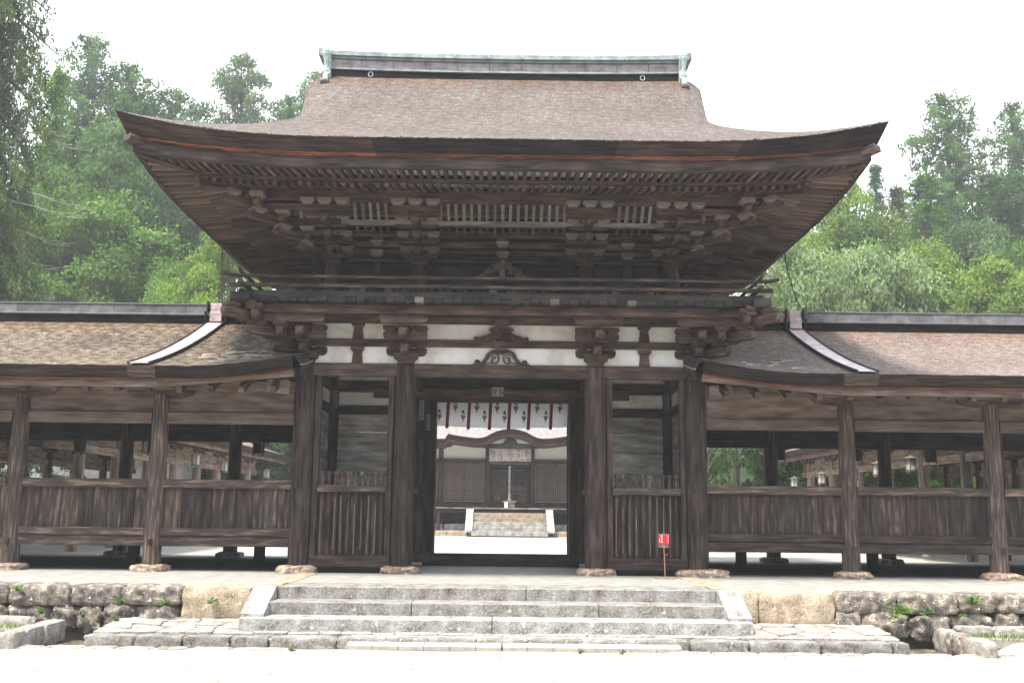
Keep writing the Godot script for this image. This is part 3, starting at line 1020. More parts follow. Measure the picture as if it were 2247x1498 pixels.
func build_balcony(g: Node3D) -> void:
	var bal := holder("balcony", g)
	var bx := 2.975
	for z in [0.66, ZM * 2 - 0.66]:
		timber("edge_beam", Vector3(-bx - 0.98, 3.85, z), Vector3(bx + 0.98, 3.85, z), 0.14, 0.13, M.wood_mid, bal)
	for x in [-bx - 0.66, bx + 0.66]:
		timber("edge_beam", Vector3(x, 3.846, 0.98), Vector3(x, 3.846, ZM * 2 - 0.98), 0.14, 0.13, M.wood_mid, bal)
	# floor boards with their ends to the front
	var n := 54
	for i in n:
		var x := lerpf(-3.83, 3.83, (i + 0.5) / n)
		for f in [1, 0]:
			var dz := rng.randf_range(-0.012, 0.012)
			var b := nb(0.55, 1.0)
			if f == 1:
				b.beam(Vector3(x, 3.965, -0.1), Vector3(x, 3.965, 0.88 + dz), 0.133, 0.085 + rng.randf_range(-0.008, 0.008))
				part("floor_board", b, M.wood_black if rng.randf() < 0.975 else M.wood_grey, bal)
	for f in [1.0, -1.0]:
		for i in 40:
			var z := lerpf(-0.17, ZM * 2 + 0.17, (i + 0.5) / 40)
			var b := nb(0.6, 1.0)
			b.beam(Vector3(f * 2.7, 3.965, z), Vector3(f * 3.85, 3.965, z), 0.1, 0.085)
			part("floor_board", b, M.wood_black, bal)
	for i in 30:
		var x := lerpf(-3.83, 3.83, (i + 0.5) / 30)
		timber("floor_board", Vector3(x, 3.965, ZM * 2 + 0.1), Vector3(x, 3.965, ZM * 2 - 0.88), 0.24, 0.085, M.wood_black, bal)
	# railing: sill, middle rail and top rail, crossing at the corners and turned up at the ends
	var rx := 3.79
	var rz := 0.84
	var rzb := ZM * 2 - 0.84
	for q in [[4.035, 0.085, 0.06, 0.06], [4.165, 0.055, 0.05, 0.2], [4.30, 0.0, 0.0, 0.24]]:
		for z in [rz, rzb]:
			if q[1] > 0:
				timber("rail", Vector3(-rx - q[3], q[0], z), Vector3(rx + q[3], q[0], z), q[1], q[1], M.wood_black if q[0] < 4.1 else M.wood_worn, bal)
		for x in [-rx, rx]:
			if q[1] > 0:
				timber("rail", Vector3(x, q[0] + 0.012, rz + q[3]), Vector3(x, q[0] + 0.012, rzb - q[3]), q[1], q[1], M.wood_black if q[0] < 4.1 else M.wood_worn, bal)
	for e in [[Vector3(-rx, 4.30, rz), Vector3(rx, 4.30, rz)], [Vector3(-rx, 4.30, rzb), Vector3(rx, 4.30, rzb)], [Vector3(-rx, 4.318, rz), Vector3(-rx, 4.318, rzb)], [Vector3(rx, 4.318, rz), Vector3(rx, 4.318, rzb)]]:
		var d: Vector3 = (e[1] - e[0]).normalized()
		var b := nb()
		b.tube([e[0] - d * 0.3 + Vector3.UP * 0.04, e[0] - d * 0.15 + Vector3.UP * 0.005, e[0], e[1], e[1] + d * 0.15 + Vector3.UP * 0.005, e[1] + d * 0.3 + Vector3.UP * 0.04], [0.026, 0.028, 0.028, 0.028, 0.028, 0.026], 8)
		part("top_rail", b, M.wood_worn, bal)
	for x in [-rx, -2.97, -1.48, 0.0, 1.46, 2.97, rx]:
		for z in [rz, rzb]:
			timber("rail_post", Vector3(x, 4.0, z), Vector3(x, 4.33 if absf(x) > 3.5 else 4.27, z), 0.075, 0.075, M.wood_grey, bal)
	for x in [-rx, rx]:
		for z in [-0.75, ZM, -3.65]:
			timber("rail_post", Vector3(x, 4.0, z), Vector3(x, 4.29, z), 0.075, 0.075, M.wood_grey, bal)
	for x in [-rx, rx]:
		block("corner_cap", Vector3(x, 3.955, rz + 0.06), Vector3(0.26, 0.14, 0.26), M.wood_black, bal)


func build_bays(g: Node3D, X: Array) -> void:
	# fenced bays to the left and right of the passage
	for f in [-1.0, 1.0]:
		var x0 = 1.615 * f
		var x1 = 2.81 * f
		var a := minf(x0, x1)
		var b := maxf(x0, x1)
		for x in [a + 0.045, b - 0.045]:
			timber("frame_post", Vector3(x, 0.1, 0.01), Vector3(x, 2.94, 0.01), 0.085, 0.12, M.wood, g, Vector3.BACK)
		timber("sill_beam", Vector3(a, 0.17, 0.02), Vector3(b, 0.17, 0.02), 0.15, 0.165, M.wood, g)
		timber("fence_rail", Vector3(a + 0.09, 1.235, 0.035), Vector3(b - 0.09, 1.235, 0.035), 0.11, 0.1, M.wood_rail, g)
		# pickets that rise above the rail with rounded heads
		for i in 10:
			var x := lerpf(a + 0.15, b - 0.15, i / 9.0)
			var m := nb(0.6, 1.0)
			m.beam(Vector3(x, 0.25, 0.0), Vector3(x + rng.randf_range(-0.006, 0.006), 1.2, 0.0), 0.062, 0.035, Vector3.BACK, 0.004)
			var hd := nb(0.6, 1.0)
			hd.lathe(Vector3(x, 1.28, 0.02), [Vector2(0.034, 0), Vector2(0.024, 0.1), Vector2(0.026, 0.15), Vector2(0.04, 0.16), Vector2(0.04, 0.205), Vector2(0.02, 0.215), Vector2(0, 0.215)], 8)
			part("picket", m, M.wood, g)
			part("picket_head", hd, M.wood_rail, g)
		for i in 11:
			var x := lerpf(a + 0.09, b - 0.09, i / 10.0)
			timber("fence_board", Vector3(x, 0.25, -0.03), Vector3(x, 1.19, -0.03), 0.1, 0.022, M.wood, g, Vector3.BACK, 0.004)
			if i > 0 and i < 10 and rng.randf() < 0.9:
				# a worn pale edge of wood between the boards
				var w := nb(0.8, 1)
				var y0 := rng.randf_range(0.26, 0.34)
				w.beam(Vector3(x - 0.052, y0, 0.022), Vector3(x - 0.05 + rng.randf_range(-0.008, 0.008), rng.randf_range(1.0, 1.18), 0.022), 0.014, 0.02, Vector3.BACK, 0.003)
				part("batten", w, M.wood_pale, g)
		# back wall of the bay: boards below, plaster above
		for i in 7:
			var y := 0.28 + 0.327 * i
			timber("wall_board", Vector3(a - 0.02, y + 0.16, ZM), Vector3(b + 0.02, y + 0.16, ZM), 0.035, 0.322, M.niche, g, Vector3.UP, 0.006)
		timber("wall_beam", Vector3(a - 0.1, 2.62, ZM + 0.02), Vector3(b + 0.1, 2.62, ZM + 0.02), 0.13, 0.15, M.wood, g)
		var pl := MB.new()
		pl.tone = grey(0.95)
		pl.box(Vector3((a + b) / 2, 2.83, ZM), Vector3(b - a + 0.1, 0.3, 0.04))
		part("plaster_panel", pl, M.plaster, g)
		var pt := MB.new()
		pt.tone = grey(0.95)
		pt.box(Vector3((a + b) / 2, 3.28, ZM), Vector3(b - a + 0.3, 0.3, 0.04))
		part("plaster_panel", pt, M.plaster, g)
		timber("sill_beam", Vector3(a - 0.1, 0.19, ZM), Vector3(b + 0.1, 0.19, ZM), 0.14, 0.2, M.wood, g)
		# outer side wall and the wall towards the passage, front half and back half
		for k in 2:
			var zc := ZM * (0.5 + k)
			for i in 7:
				var y := 0.28 + 0.327 * i
				timber("wall_board", Vector3(2.975 * f, y + 0.16, zc - 0.96), Vector3(2.975 * f, y + 0.16, zc + 0.96), 0.035, 0.322, M.niche, g, Vector3.UP, 0.006)
			timber("wall_beam", Vector3(2.975 * f, 2.62, zc - 0.97), Vector3(2.975 * f, 2.62, zc + 0.97), 0.13, 0.15, M.wood, g)
			timber("sill_beam", Vector3(2.975 * f, 0.19, zc - 0.96), Vector3(2.975 * f, 0.19, zc + 0.96), 0.14, 0.2, M.wood, g)
			var sp := MB.new()
			sp.tone = grey(0.95)
			sp.box(Vector3(2.975 * f, 2.83, zc), Vector3(0.04, 0.3, 1.92))
			part("plaster_panel", sp, M.plaster, g)
		for k in [0]:
			var zc = ZM * (0.5 + k)
			timber("fence_rail", Vector3(1.45 * f, 1.235, zc - 0.95), Vector3(1.45 * f, 1.235, zc + 0.95), 0.09, 0.1, M.wood_grey, g)
			timber("sill_beam", Vector3(1.45 * f, 0.17, zc - 0.95), Vector3(1.45 * f, 0.17, zc + 0.95), 0.12, 0.165, M.wood, g)
			for i in 12:
				var z := lerpf(zc - 0.86, zc + 0.86, i / 11.0)
				timber("fence_board", Vector3(1.45 * f, 0.25, z), Vector3(1.45 * f, 1.42, z), 0.1, 0.03, M.wood, g, Vector3.RIGHT)
	# ceiling above the lower storey
	for i in 12:
		var x := lerpf(-2.9, 2.9, (i + 0.5) / 12)
		timber("ceiling_board", Vector3(x, 3.72, 0.0), Vector3(x, 3.72, ZM * 2), 0.482, 0.03, M.wood_black, g)
	# door frame on the middle line
	timber("lintel", Vector3(-2.2, 2.925, ZM + 0.1), Vector3(2.22, 2.925, ZM + 0.1), 0.13, 0.185, M.wood_mid, g, Vector3.UP, 0.02)
	timber("transverse_beam", Vector3(-1.3, 3.11, ZM + 0.05), Vector3(1.3, 3.11, ZM + 0.05), 0.1, 0.17, M.wood_black, g)
	timber("door_head", Vector3(-1.3, 2.81, ZM), Vector3(1.36, 2.81, ZM), 0.12, 0.06, M.wood, g)
	timber("threshold", Vector3(-1.3, 0.105, ZM), Vector3(1.36, 0.105, ZM), 0.15, 0.2, M.wood, g)
	for q in [[-1.23, 0.21], [1.32, 0.24]]:
		timber("door_jamb", Vector3(q[0], 0.2, ZM), Vector3(q[0], 2.78, ZM), q[1], 0.13, M.wood, g, Vector3.BACK)
		var f: float = signf(q[0])
		timber("jamb_strip", Vector3(q[0] - f * (q[1] / 2 + 0.012), 0.2, ZM + 0.03), Vector3(q[0] - f * (q[1] / 2 + 0.012), 2.78, ZM + 0.03), 0.024, 0.05, M.wood_pale, g, Vector3.BACK)
		block("jamb_plinth", Vector3(1.32 * f, 0.14, ZM + 0.32), Vector3(0.3, 0.13, 0.3), M.wood, g)
	# wedges and pegs driven through the columns
	for q in [[-2.975, 2.22, 0.0], [-2.975, 1.3, 0.0], [2.975, 1.3, 0.0]]:
		block("peg", Vector3(q[0] - 0.05, q[1], 0.165), Vector3(0.05, 0.13, 0.06), M.wood_black, g)


func build_upper(g: Node3D) -> void:
	var up := holder("upper_storey", g)
	var cols := []
	for side in 4:
		var h := rim_half(side)
		var out := rim_out(side)
		var xs: Array = [-UHX, -1.3, 1.3, UHX] if side % 2 == 0 else [-UHZ, 0.0, UHZ]
		for k in xs.size():
			var corner: float = 1.0 if k == 0 else (-1.0 if k == xs.size() - 1 else 0.0)
			var p := rim(side, xs[k], 0.0, 4.0)
			if corner == 0.0 or side % 2 == 0:
				var b := nb()
				b.lathe(p, [Vector2(0.135, 0), Vector2(0.135, 0.62), Vector2(0.115, 0.72), Vector2(0, 0.72)], 16)
				part("column", b, M.wood, up)
				var al := Vector3.UP.cross(out)
				var cn := 0.0
				if corner != 0.0:
					cn = signf(al.dot(rim(side, xs[k], 0, 0) - rim(side, 0, 0, 0)))
				bracket_set(g, Vector3(p.x, 4.715, p.z), out, 4, 0.316, 0.163, 0.088, 0.094, 0.15, [M.wood_mid, M.wood_mid, M.wood_grey], cn)
		# wall boards behind the brackets, beams in front of them
		for i in 5:
			var y := 4.46 + 0.3 * i
			timber("wall_board", rim(side, -h + 0.02, -0.09, y + 0.145), rim(side, h - 0.02, -0.09, y + 0.145), 0.03, 0.297, M.wood_black, up)
		for q in [[4.43, 0.12, M.wood], [4.79, 0.05, M.wood], [4.93, 0.075, M.wood_mid], [5.06, 0.1, M.wood_mid], [5.235, 0.1, M.wood_grey], [5.40, 0.1, M.wood_mid]]:
			timber("wall_beam", rim(side, -h, -0.02, q[0]), rim(side, h, -0.02, q[0]), 0.1, q[1], q[2], up)
		# upright boards of the lower wall, seen through the railing
		var n := int(h * 2 / 0.14)
		for i in n:
			var al := lerpf(-h + 0.1, h - 0.1, (i + 0.5) / n)
			timber("wall_slat", rim(side, al, -0.05, 4.0), rim(side, al, -0.05, 4.38), 0.125, 0.03, M.wood_grey if rng.randf() < 0.3 else M.wood_worn, up, out)
		# curved ribs under the purlin and the ledge they stand on
		if true:
			var hb := h + 0.5
			timber("rib_ledge", rim(side, -hb, 0.645, 5.225), rim(side, hb, 0.645, 5.225), 0.09, 0.075, M.wood_grey, up)
			timber("rib_ledge", rim(side, -hb, 0.3, 5.13), rim(side, hb, 0.3, 5.13), 0.08, 0.06, M.wood_mid, up)
			var bd := MB.new()
			bd.beam(rim(side, -hb, 0.74, 5.44), rim(side, hb, 0.74, 5.44), 0.02, 0.3, Vector3.UP)
			part("rib_board", bd, M.wood_mid, up)
			var nr := int(hb * 2 / 0.118)
			for i in nr:
				var al := lerpf(-hb + 0.05, hb - 0.05, (i + 0.5) / nr)
				var near := 9.0
				for x in xs:
					near = minf(near, absf(al - x))
				if near < 0.36:
					continue
				var rb := nb(0.5, 0.8)
				var a := rim(side, al, 0.69, 5.262)
				var m := rim(side, al, 0.80, 5.36)
				var e := rim(side, al, 0.92, 5.46)
				rb.beam(a, m, 0.05, 0.04)
				rb.beam(m, e, 0.05, 0.04)
				part("curved_rib", rb, M.wood_grey, up)
				timber("small_rib", rim(side, al, 0.34, 5.15), rim(side, al, 0.6, 5.2), 0.05, 0.035, M.wood_mid, up)
	# struts and blocks between the bracket sets
	for x in [-1.97, 0.0, 1.97]:
		for q in [[4.83, 0.1], [5.0, 0.09], [5.13, 0.09]]:
			inst("bearing_block", loft_block(0.2, q[1]), M.wood_grey, up, Transform3D(Basis.IDENTITY, Vector3(x, q[0] + 0.01, -0.12)))
		if x != 0.0:
			timber("strut", Vector3(x, 4.5, -0.17), Vector3(x, 4.83, -0.17), 0.15, 0.06, M.wood, up, Vector3.BACK)
	# carved flowers round the middle strut
	var st := holder("carved_flower", g)
	timber("strut", Vector3(0, 4.5, -0.15), Vector3(0, 4.83, -0.15), 0.1, 0.07, M.wood_grey, st, Vector3.BACK)
	for f in [-1.0, 1.0]:
		for q in 9:
			var b := nb(0.7, 1)
			var t := q / 8.0
			var c := Vector3(f * (0.08 + 0.26 * t), 4.55 + 0.15 * (1 - t) + 0.03 * sin(q * 2.3), -0.12 + 0.02 * cos(q * 1.7))
			for k in 5:
				var a := TAU * k / 5 + q
				var r := 0.055 * (1.0 - 0.5 * t)
				b.tube([c, c + Vector3(cos(a) * r, sin(a) * r, 0.015), c + Vector3(cos(a + 0.5) * r * 1.4, sin(a + 0.5) * r * 1.4, 0.0)], [0.012, 0.016, 0.006], 5)
			part("carved_petal", b, M.wood_grey, st)
	# long tail beams that cross the corners under the eaves
	for f in [-1.0, 1.0]:
		for q in [[0.35, 4.98, 1.15], [0.0, 4.86, 0.85], [0.66, 5.2, 1.45]]:
			for z in [ZM + UHZ + q[0], ZM - UHZ - q[0]]:
				timber("tail_beam", Vector3(f * (UHX - 0.2), q[1] + 0.05, z), Vector3(f * (UHX + q[2]), q[1] - 0.02, z), 0.11, 0.13, M.wood, up)
		for z in [ZM - 0.0]:
			for q in [[0.45, 4.92], [0.75, 5.07], [1.05, 5.22]]:
				timber("tail_beam", Vector3(f * (UHX - 0.2), q[1], z), Vector3(f * (UHX + q[0]), q[1], z), 0.11, 0.12, M.wood, up)
		# carved dragon-like noses are left as plain scrolls at the two front corners
		var sc := nb(0.8, 1)
		var d := Vector3(f, 0, 1).normalized()
		var o := Vector3(f * (UHX + 0.95), 5.5, ZM + UHZ + 0.95)
		var pts := []
		for i in 18:
			var t := i / 17.0
			pts.append(o + d * (0.1 + 0.42 * t) + Vector3.UP * (-0.06 + 0.05 * sin(t * 9)))
		sc.tube(pts, [0.05, 0.055, 0.06, 0.05, 0.045, 0.055, 0.06, 0.05, 0.04, 0.05, 0.055, 0.05, 0.04, 0.045, 0.05, 0.045, 0.035, 0.02], 8)
		part("carved_nose", sc, M.wood_grey, up)


# ---------------------------------------------------------------- galleries
# an open gallery along its own x axis from x0 to x1, its front column line on z 0, its back line on z -4.4
func gallery_roof(g: Node3D, x0: float, x1: float, low_end: float, bark: Material, cut_spans: Array, turned_up: bool) -> void:
	if x0 > x1:
		var swap := x0
		x0 = x1
		x1 = swap
	for sp in cut_spans:
		if sp[0] > sp[1]:
			var swap: float = sp[0]
			sp[0] = sp[1]
			sp[1] = swap
	var ey := 2.93
	var prof := func(s: float) -> float: return ey + 0.27 * s + 0.037 * s * s
	var up := func(x: float) -> float: return (0.18 * pow(clampf((1.55 - absf(x - low_end)) / 1.55, 0, 1), 1.8)) if turned_up else 0.0
	for f in [1.0, -1.0]:
		var m := MB.new()
		m.tone = grey(0.93)
		var gr := []
		var uv := []
		for j in 29:
			var s := 3.12 * j / 28.0
			var row := []
			var ur := []
			for i in 71:
				var x := lerpf(x0, x1, i / 70.0)
				var y: float = prof.call(s) + up.call(x) * exp(-s * 0.7) + (0.006 * sin(x * 17.0) + 0.004 * sin(x * 47.0)) * clampf(0.6 - s, 0, 1)
				row.append(Vector3(x, y, ZM + f * (3.2 - s)))
				ur.append(Vector2(x * 0.83, s * 0.9))
			gr.append(row)
			uv.append(ur)
		m.sheet(gr, uv, f)
		stain(m, 0.7, 0.74, 4.2 if turned_up else 999.0, 4)
		part("bark_slope", m, bark, g)
		for sp in cut_spans if f > 0 else [[x0, x1, M.bark_cut]]:
			var e := MB.new()
			e.tone = grey(0.85)
			var r := MB.new()
			r.tone = grey(0.8)
			var w := MB.new()
			w.tone = grey(0.9)
			var ge := [[], [], [], []]
			var ue := [[], [], [], []]
			var gd := [[], [], []]
			var ud := [[], [], []]
			var n := 24
			for i in n + 1:
				var x := lerpf(sp[0], sp[1], float(i) / n)
				var y: float = ey + up.call(x) + 0.6 * (0.006 * sin(x * 17.0) + 0.004 * sin(x * 47.0))
				var q := [[3.2, 0.0], [3.195, -0.02], [3.13, -0.165], [3.0, -0.17]]
				for k in 4:
					ge[k].append(Vector3(x, y + q[k][1], ZM + f * q[k][0]))
					ue[k].append(Vector2(x * 0.4, k * 0.25))
				var d := [[3.115, -0.168], [3.10, -0.195], [2.95, -0.2]]
				for k in 3:
					gd[k].append(Vector3(x, y + d[k][1], ZM + f * d[k][0]))
					ud[k].append(Vector2(x * 0.5, k * 0.1))
			e.sheet(ge, ue, -f)
			r.sheet(gd, ud, -f)
			part("bark_edge", e, sp[2], g)
			part("red_strip", r, M.bark_red if sp.size() < 4 else sp[3], g)
			var nn := maxi(1, int(absf(sp[1] - sp[0]) / 2.0))
			for i in nn:
				var xa := lerpf(sp[0], sp[1], float(i) / nn)
				var xb := lerpf(sp[0], sp[1], float(i + 1) / nn)
				timber("eaves_fascia", Vector3(xa, ey - 0.245 + up.call(xa), ZM + f * 3.03), Vector3(xb, ey - 0.245 + up.call(xb), ZM + f * 3.03), 0.08, 0.1, M.wood_pale, g)
	# soffit boards under the bark
	for f in [1.0, -1.0]:
		var m := MB.new()
		m.tone = grey(0.9)
		var gr := []
		var uv := []
		for j in 7:
			var s := 3.15 * j / 6.0
			var row := []
			var ur := []
			for i in 31:
				var x := lerpf(x0, x1, i / 30.0)
				row.append(Vector3(x, prof.call(s) - 0.19 + up.call(x) * exp(-s), ZM + f * (3.14 - s)))
				ur.append(Vector2(x * 0.42, s))
			gr.append(row)
			uv.append(ur)
		m.sheet(gr, uv, -f)
		part("soffit_board", m, M.wood_pale, g)
	# ridge: bark band, ledge and sheet-metal panels
	timber("bark_band", Vector3(x0, 4.16, ZM), Vector3(x1, 4.16, ZM), 0.36, 0.13, M.bark_cut, g)
	timber("ridge_ledge", Vector3(x0, 4.235, ZM), Vector3(x1, 4.235, ZM), 0.5, 0.035, M.copper_dark, g)
	var n := int(absf(x1 - x0) / 0.42)
	for i in n:
		var a := lerpf(x0, x1, float(i) / n)
		var b := lerpf(x0, x1, float(i + 1) / n)
		var d := signf(b - a) * 0.003
		timber("ridge_panel", Vector3(a + d, 4.33, ZM), Vector3(b - d, 4.33, ZM), 0.4, 0.16, M.copper_pink if absf(a - low_end) < 2.0 and turned_up else M.copper_dark, g)
	timber("ridge_cap", Vector3(x0, 4.418, ZM), Vector3(x1, 4.418, ZM), 0.43, 0.02, M.copper_dark, g)


func boat_arm(l: float, h: float) -> PackedVector2Array:
	var p := PackedVector2Array([Vector2(-l / 2, h)])
	for k in 9:
		var a := PI * k / 8.0
		p.append(Vector2(-l / 2 * cos(a) * (0.86 + 0.14 * absf(cos(a))), h * 0.72 - h * 0.72 * pow(sin(a), 0.6)))
	p.append(Vector2(l / 2, h))
	return p


func gallery(g: Node3D, cols: Array, ends: Array, panels: bool, roofed: bool) -> void:
	var bays := cols.duplicate()
	bays.append_array(ends)
	bays.sort()
	for z in [0.0, ZM * 2]:
		for x in cols:
			var b := nb()
			b.sv = 0.8
			b.lathe(Vector3(x, 0.09, z), [Vector2(0, 0), Vector2(0.135, 0), Vector2(0.128, 1.2), Vector2(0.118, 2.52), Vector2(0, 2.52)], 18)
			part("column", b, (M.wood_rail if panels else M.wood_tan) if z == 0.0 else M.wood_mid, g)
			var a := nb(0.75, 0.95)
			a.extrude(boat_arm(1.02, 0.13), Vector3(x, 2.56, z + 0.07), Vector3.RIGHT, Vector3.UP, 0.14)
			part("boat_bracket", a, M.wood_mid, g)
			if z == 0.0 and panels:
				block("peg", Vector3(x + 0.01, 0.42, 0.14), Vector3(0.055, 0.09, 0.05), M.wood, g)
		timber("purlin", Vector3(bays[0], 2.76, z), Vector3(bays[-1], 2.76, z), 0.15, 0.15, M.wood_pale, g)
		for i in bays.size() - 1:
			var xa: float = bays[i] + 0.12
			var xb: float = bays[i + 1] - 0.12
			# plank wall under the eaves and its beam
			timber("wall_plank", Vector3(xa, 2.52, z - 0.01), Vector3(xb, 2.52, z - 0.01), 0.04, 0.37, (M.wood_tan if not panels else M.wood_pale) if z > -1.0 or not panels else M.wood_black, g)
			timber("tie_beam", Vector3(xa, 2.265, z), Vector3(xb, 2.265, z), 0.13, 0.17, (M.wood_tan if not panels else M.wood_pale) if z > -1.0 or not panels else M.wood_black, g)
			if panels:
				timber("rail_beam", Vector3(xa, 1.28, z), Vector3(xb, 1.28, z), 0.14, 0.13, M.wood_rail, g, Vector3.UP, 0.018)
				timber("sill_beam", Vector3(xa, 0.57, z), Vector3(xb, 0.57, z), 0.15, 0.12, M.wood_rail if cols[0] < 0 else M.wood, g, Vector3.UP, 0.015)
				timber("floor_beam", Vector3(xa, 0.435, z - 0.01), Vector3(xb, 0.435, z - 0.01), 0.13, 0.145, M.wood_worn if cols[0] < 0 else M.wood, g)
				var n := 9
				if z < -1.0:
					n = 0
				var edges := [0.0]
				for k in n:
					edges.append(edges[-1] + rng.randf_range(0.75, 1.3))
				for k in n:
					var pa: float = lerpf(xa, xb, edges[k] / edges[n]) + 0.0025
					var pb: float = lerpf(xa, xb, edges[k + 1] / edges[n]) - 0.0025
					var m := nb(0.55, 1.0)
					m.beam(Vector3((pa + pb) / 2, 0.62, z - 0.02 + rng.randf_range(-0.004, 0.004)), Vector3((pa + pb) / 2, 1.22, z - 0.02), pb - pa, 0.03, Vector3.BACK, 0.004)
					part("panel_board", m, (M.wood_rail if cols[0] < 0 and rng.randf() < 0.55 else M.wood_worn) if rng.randf() < (0.85 if cols[0] < 0 else 0.6) else M.wood, g)
	# rafters whose ends show below the fascia
	var nr := int((bays[-1] - bays[0]) / 0.45)
	for i in nr:
		var x: float = bays[0] + 0.3 + 0.45 * i
		for f in [1.0, -1.0]:
			timber("rafter", Vector3(x, 2.62, ZM + f * 3.0), Vector3(x, 3.9, ZM + f * 0.1), 0.085, 0.11, M.wood_mid, g)
	if panels:
		# raised floor on joists and short posts
		var nf := int((bays[-1] - bays[0]) / 0.3)
		var fl := MB.new()
		for i in nf:
			var x := lerpf(bays[0], bays[-1], (i + 0.5) / nf)
			fl.tone = grey(rng.randf_range(0.7, 1))
			fl.beam(Vector3(x, 0.49, -0.1), Vector3(x, 0.49, ZM * 2 + 0.1), 0.296, 0.035)
		part("floor_boards_under", fl, M.wood_mid, g).name = "floor_deck"
		for i in bays.size() - 1:
			var x: float = (bays[i] + bays[i + 1]) / 2
			timber("floor_post", Vector3(x, 0.0, ZM), Vector3(x, 0.42, ZM), 0.16, 0.16, M.wood_black, g, Vector3.BACK)
			timber("floor_joist", Vector3(x, 0.43, -0.1), Vector3(x, 0.43, ZM * 2 + 0.1), 0.1, 0.09, M.wood_black, g)
		timber("floor_joist", Vector3(bays[0], 0.36, ZM), Vector3(bays[-1], 0.36, ZM), 0.1, 0.1, M.wood_black, g)


func build_galleries() -> void:
	var gl := thing("covered_gallery", "open wooden gallery with mossy tan bark roof, left of the gate", "gallery")
	gallery(gl, [-11.5, -9.4, -7.253, -5.15], [-13.5, -2.99], true, true)
	gallery_roof(gl, -13.5, -2.99, -2.99, M.bark_tan, [[-13.5, -5.35, M.bark_cut_brown], [-5.35, -4.95, M.wood_rail, M.wood_mid], [-4.95, -2.99, M.bark_cut]], true)
	var gr := thing("covered_gallery", "open wooden gallery with reddish bark roof, right of the gate", "gallery")
	gallery(gr, [5.266, 7.484, 9.7, 11.9], [2.99, 13.9], true, true)
	gallery_roof(gr, 2.92, 13.9, 2.92, M.bark_pink, [[2.92, 4.95, M.bark_cut], [4.95, 5.45, M.wood_rail, M.wood_mid], [5.45, 13.9, M.bark_cut_brown]], true)
	for q in [[gl, -1.0, -4.98, -5.19, -2.99], [gr, 1.0, 5.13, 5.29, 2.92]]:
		flashing(q[0], q[1], q[2], q[3])
		roof_end(q[0], q[1], q[4])
		# carved end of the purlin next to the gate
		var b := nb(0.85, 1)
		b.extrude(PackedVector2Array([Vector2(0, 0), Vector2(0.3, 0.02), Vector2(0.34, 0.1), Vector2(0.32, 0.2), Vector2(0, 0.2)]), Vector3(q[1] * 3.12, 2.6, 0.45), Vector3(q[1], 0, 0), Vector3.UP, 0.1)
		part("bracket_nose", b, M.wood_grey, q[0])
	# side galleries that run back along the courtyard
	for q in [[-9.0, PI / 2, "far bark-roofed gallery along the left side of the courtyard, hung with lanterns", [2.2, 4.3, 6.4, 8.5, 10.6, 12.7, 14.8, 16.6], [0.2, 17.8]], [9.9, -PI / 2, "far bark-roofed gallery along the right side of the courtyard, hung with lanterns", [2.0, 4.2, 6.4, 8.6, 10.8, 13.0], [0.2, 13.9]]]:
		var g := thing("courtyard_gallery", q[2], "gallery", Vector3(q[0], -0.12, -4.2), q[1])
		var sgn := 1.0 if q[1] > 0 else -1.0
		var cs := []
		var es := []
		for x in q[3]:
			cs.append(x * sgn)
		for x in q[4]:
			es.append(x * sgn)
		gallery(g, cs, es, false, true)
		gallery_roof(g, es[0], es[1] + sgn * 0.9, es[1] + sgn * 0.9, M.bark_pink, [[es[0], es[1] + sgn * 0.9, M.bark_cut_brown]], false)


func flashing(g: Node3D, f: float, xa: float, xb: float) -> void:
	# a sheet-metal trough down the slope, with upright flanges
	var prof := func(s: float) -> float: return 2.93 + 0.27 * s + 0.037 * s * s
	var n := 5
	for i in n:
		var m := nb(0.85, 1)
		var s0 := -0.01 + 3.05 * i / n
		var s1 := -0.01 + 3.05 * (i + 1) / n - 0.008
		var gr := [[], []]
		var uv := [[], []]
		var l := [[], [], []]
		for k in 5:
			var s := lerpf(s0, s1, k / 4.0)
			var c := lerpf(xb, xa, s / 3.05)
			var y: float = prof.call(maxf(s, 0)) + 0.035
			var z := ZM + 3.2 - s
			gr[0].append(Vector3(c - 0.14, y, z))
			gr[1].append(Vector3(c + 0.14, y, z))
			uv[0].append(Vector2(s, 0))
			uv[1].append(Vector2(s, 0.2))
		m.sheet(gr, uv, 1.0)
		part("trough_sheet", m, M.copper_pink, g)
	for e in [-0.15, 0.15]:
		var m := nb(0.85, 1)
		for i in 20:
			var s0 := 3.1 * i / 20.0
			var s1 := 3.1 * (i + 1) / 20.0
			m.beam(Vector3(lerpf(xb, xa, s0 / 3.05) + e, prof.call(s0) + 0.035, ZM + 3.2 - s0), Vector3(lerpf(xb, xa, s1 / 3.05) + e, prof.call(s1) + 0.035, ZM + 3.2 - s1), 0.02, 0.05)
		m.beam(Vector3(xa + e * 1.15, 4.11, ZM + 0.2), Vector3(xa + e * 1.15, 4.29, ZM + 0.28), 0.03, 0.08, Vector3.BACK)
		m.beam(Vector3(xa + e * 1.0, 4.29, ZM + 0.23), Vector3(xa + e * 1.0, 4.47, ZM + 0.23), 0.03, 0.08, Vector3.BACK)
		part("trough_flange", m, M.iron, g)
	var d := nb(0.85, 1)
	d.box(Vector3(xa, 4.2, ZM + 0.235), Vector3(0.2, 0.17, 0.05))
	part("trough_head", d, M.copper_pink, g)
	var d2 := nb(0.85, 1)
	d2.box(Vector3(xa, 4.35, ZM + 0.2), Vector3(0.2, 0.18, 0.05))
	part("trough_head", d2, M.copper_pink, g)


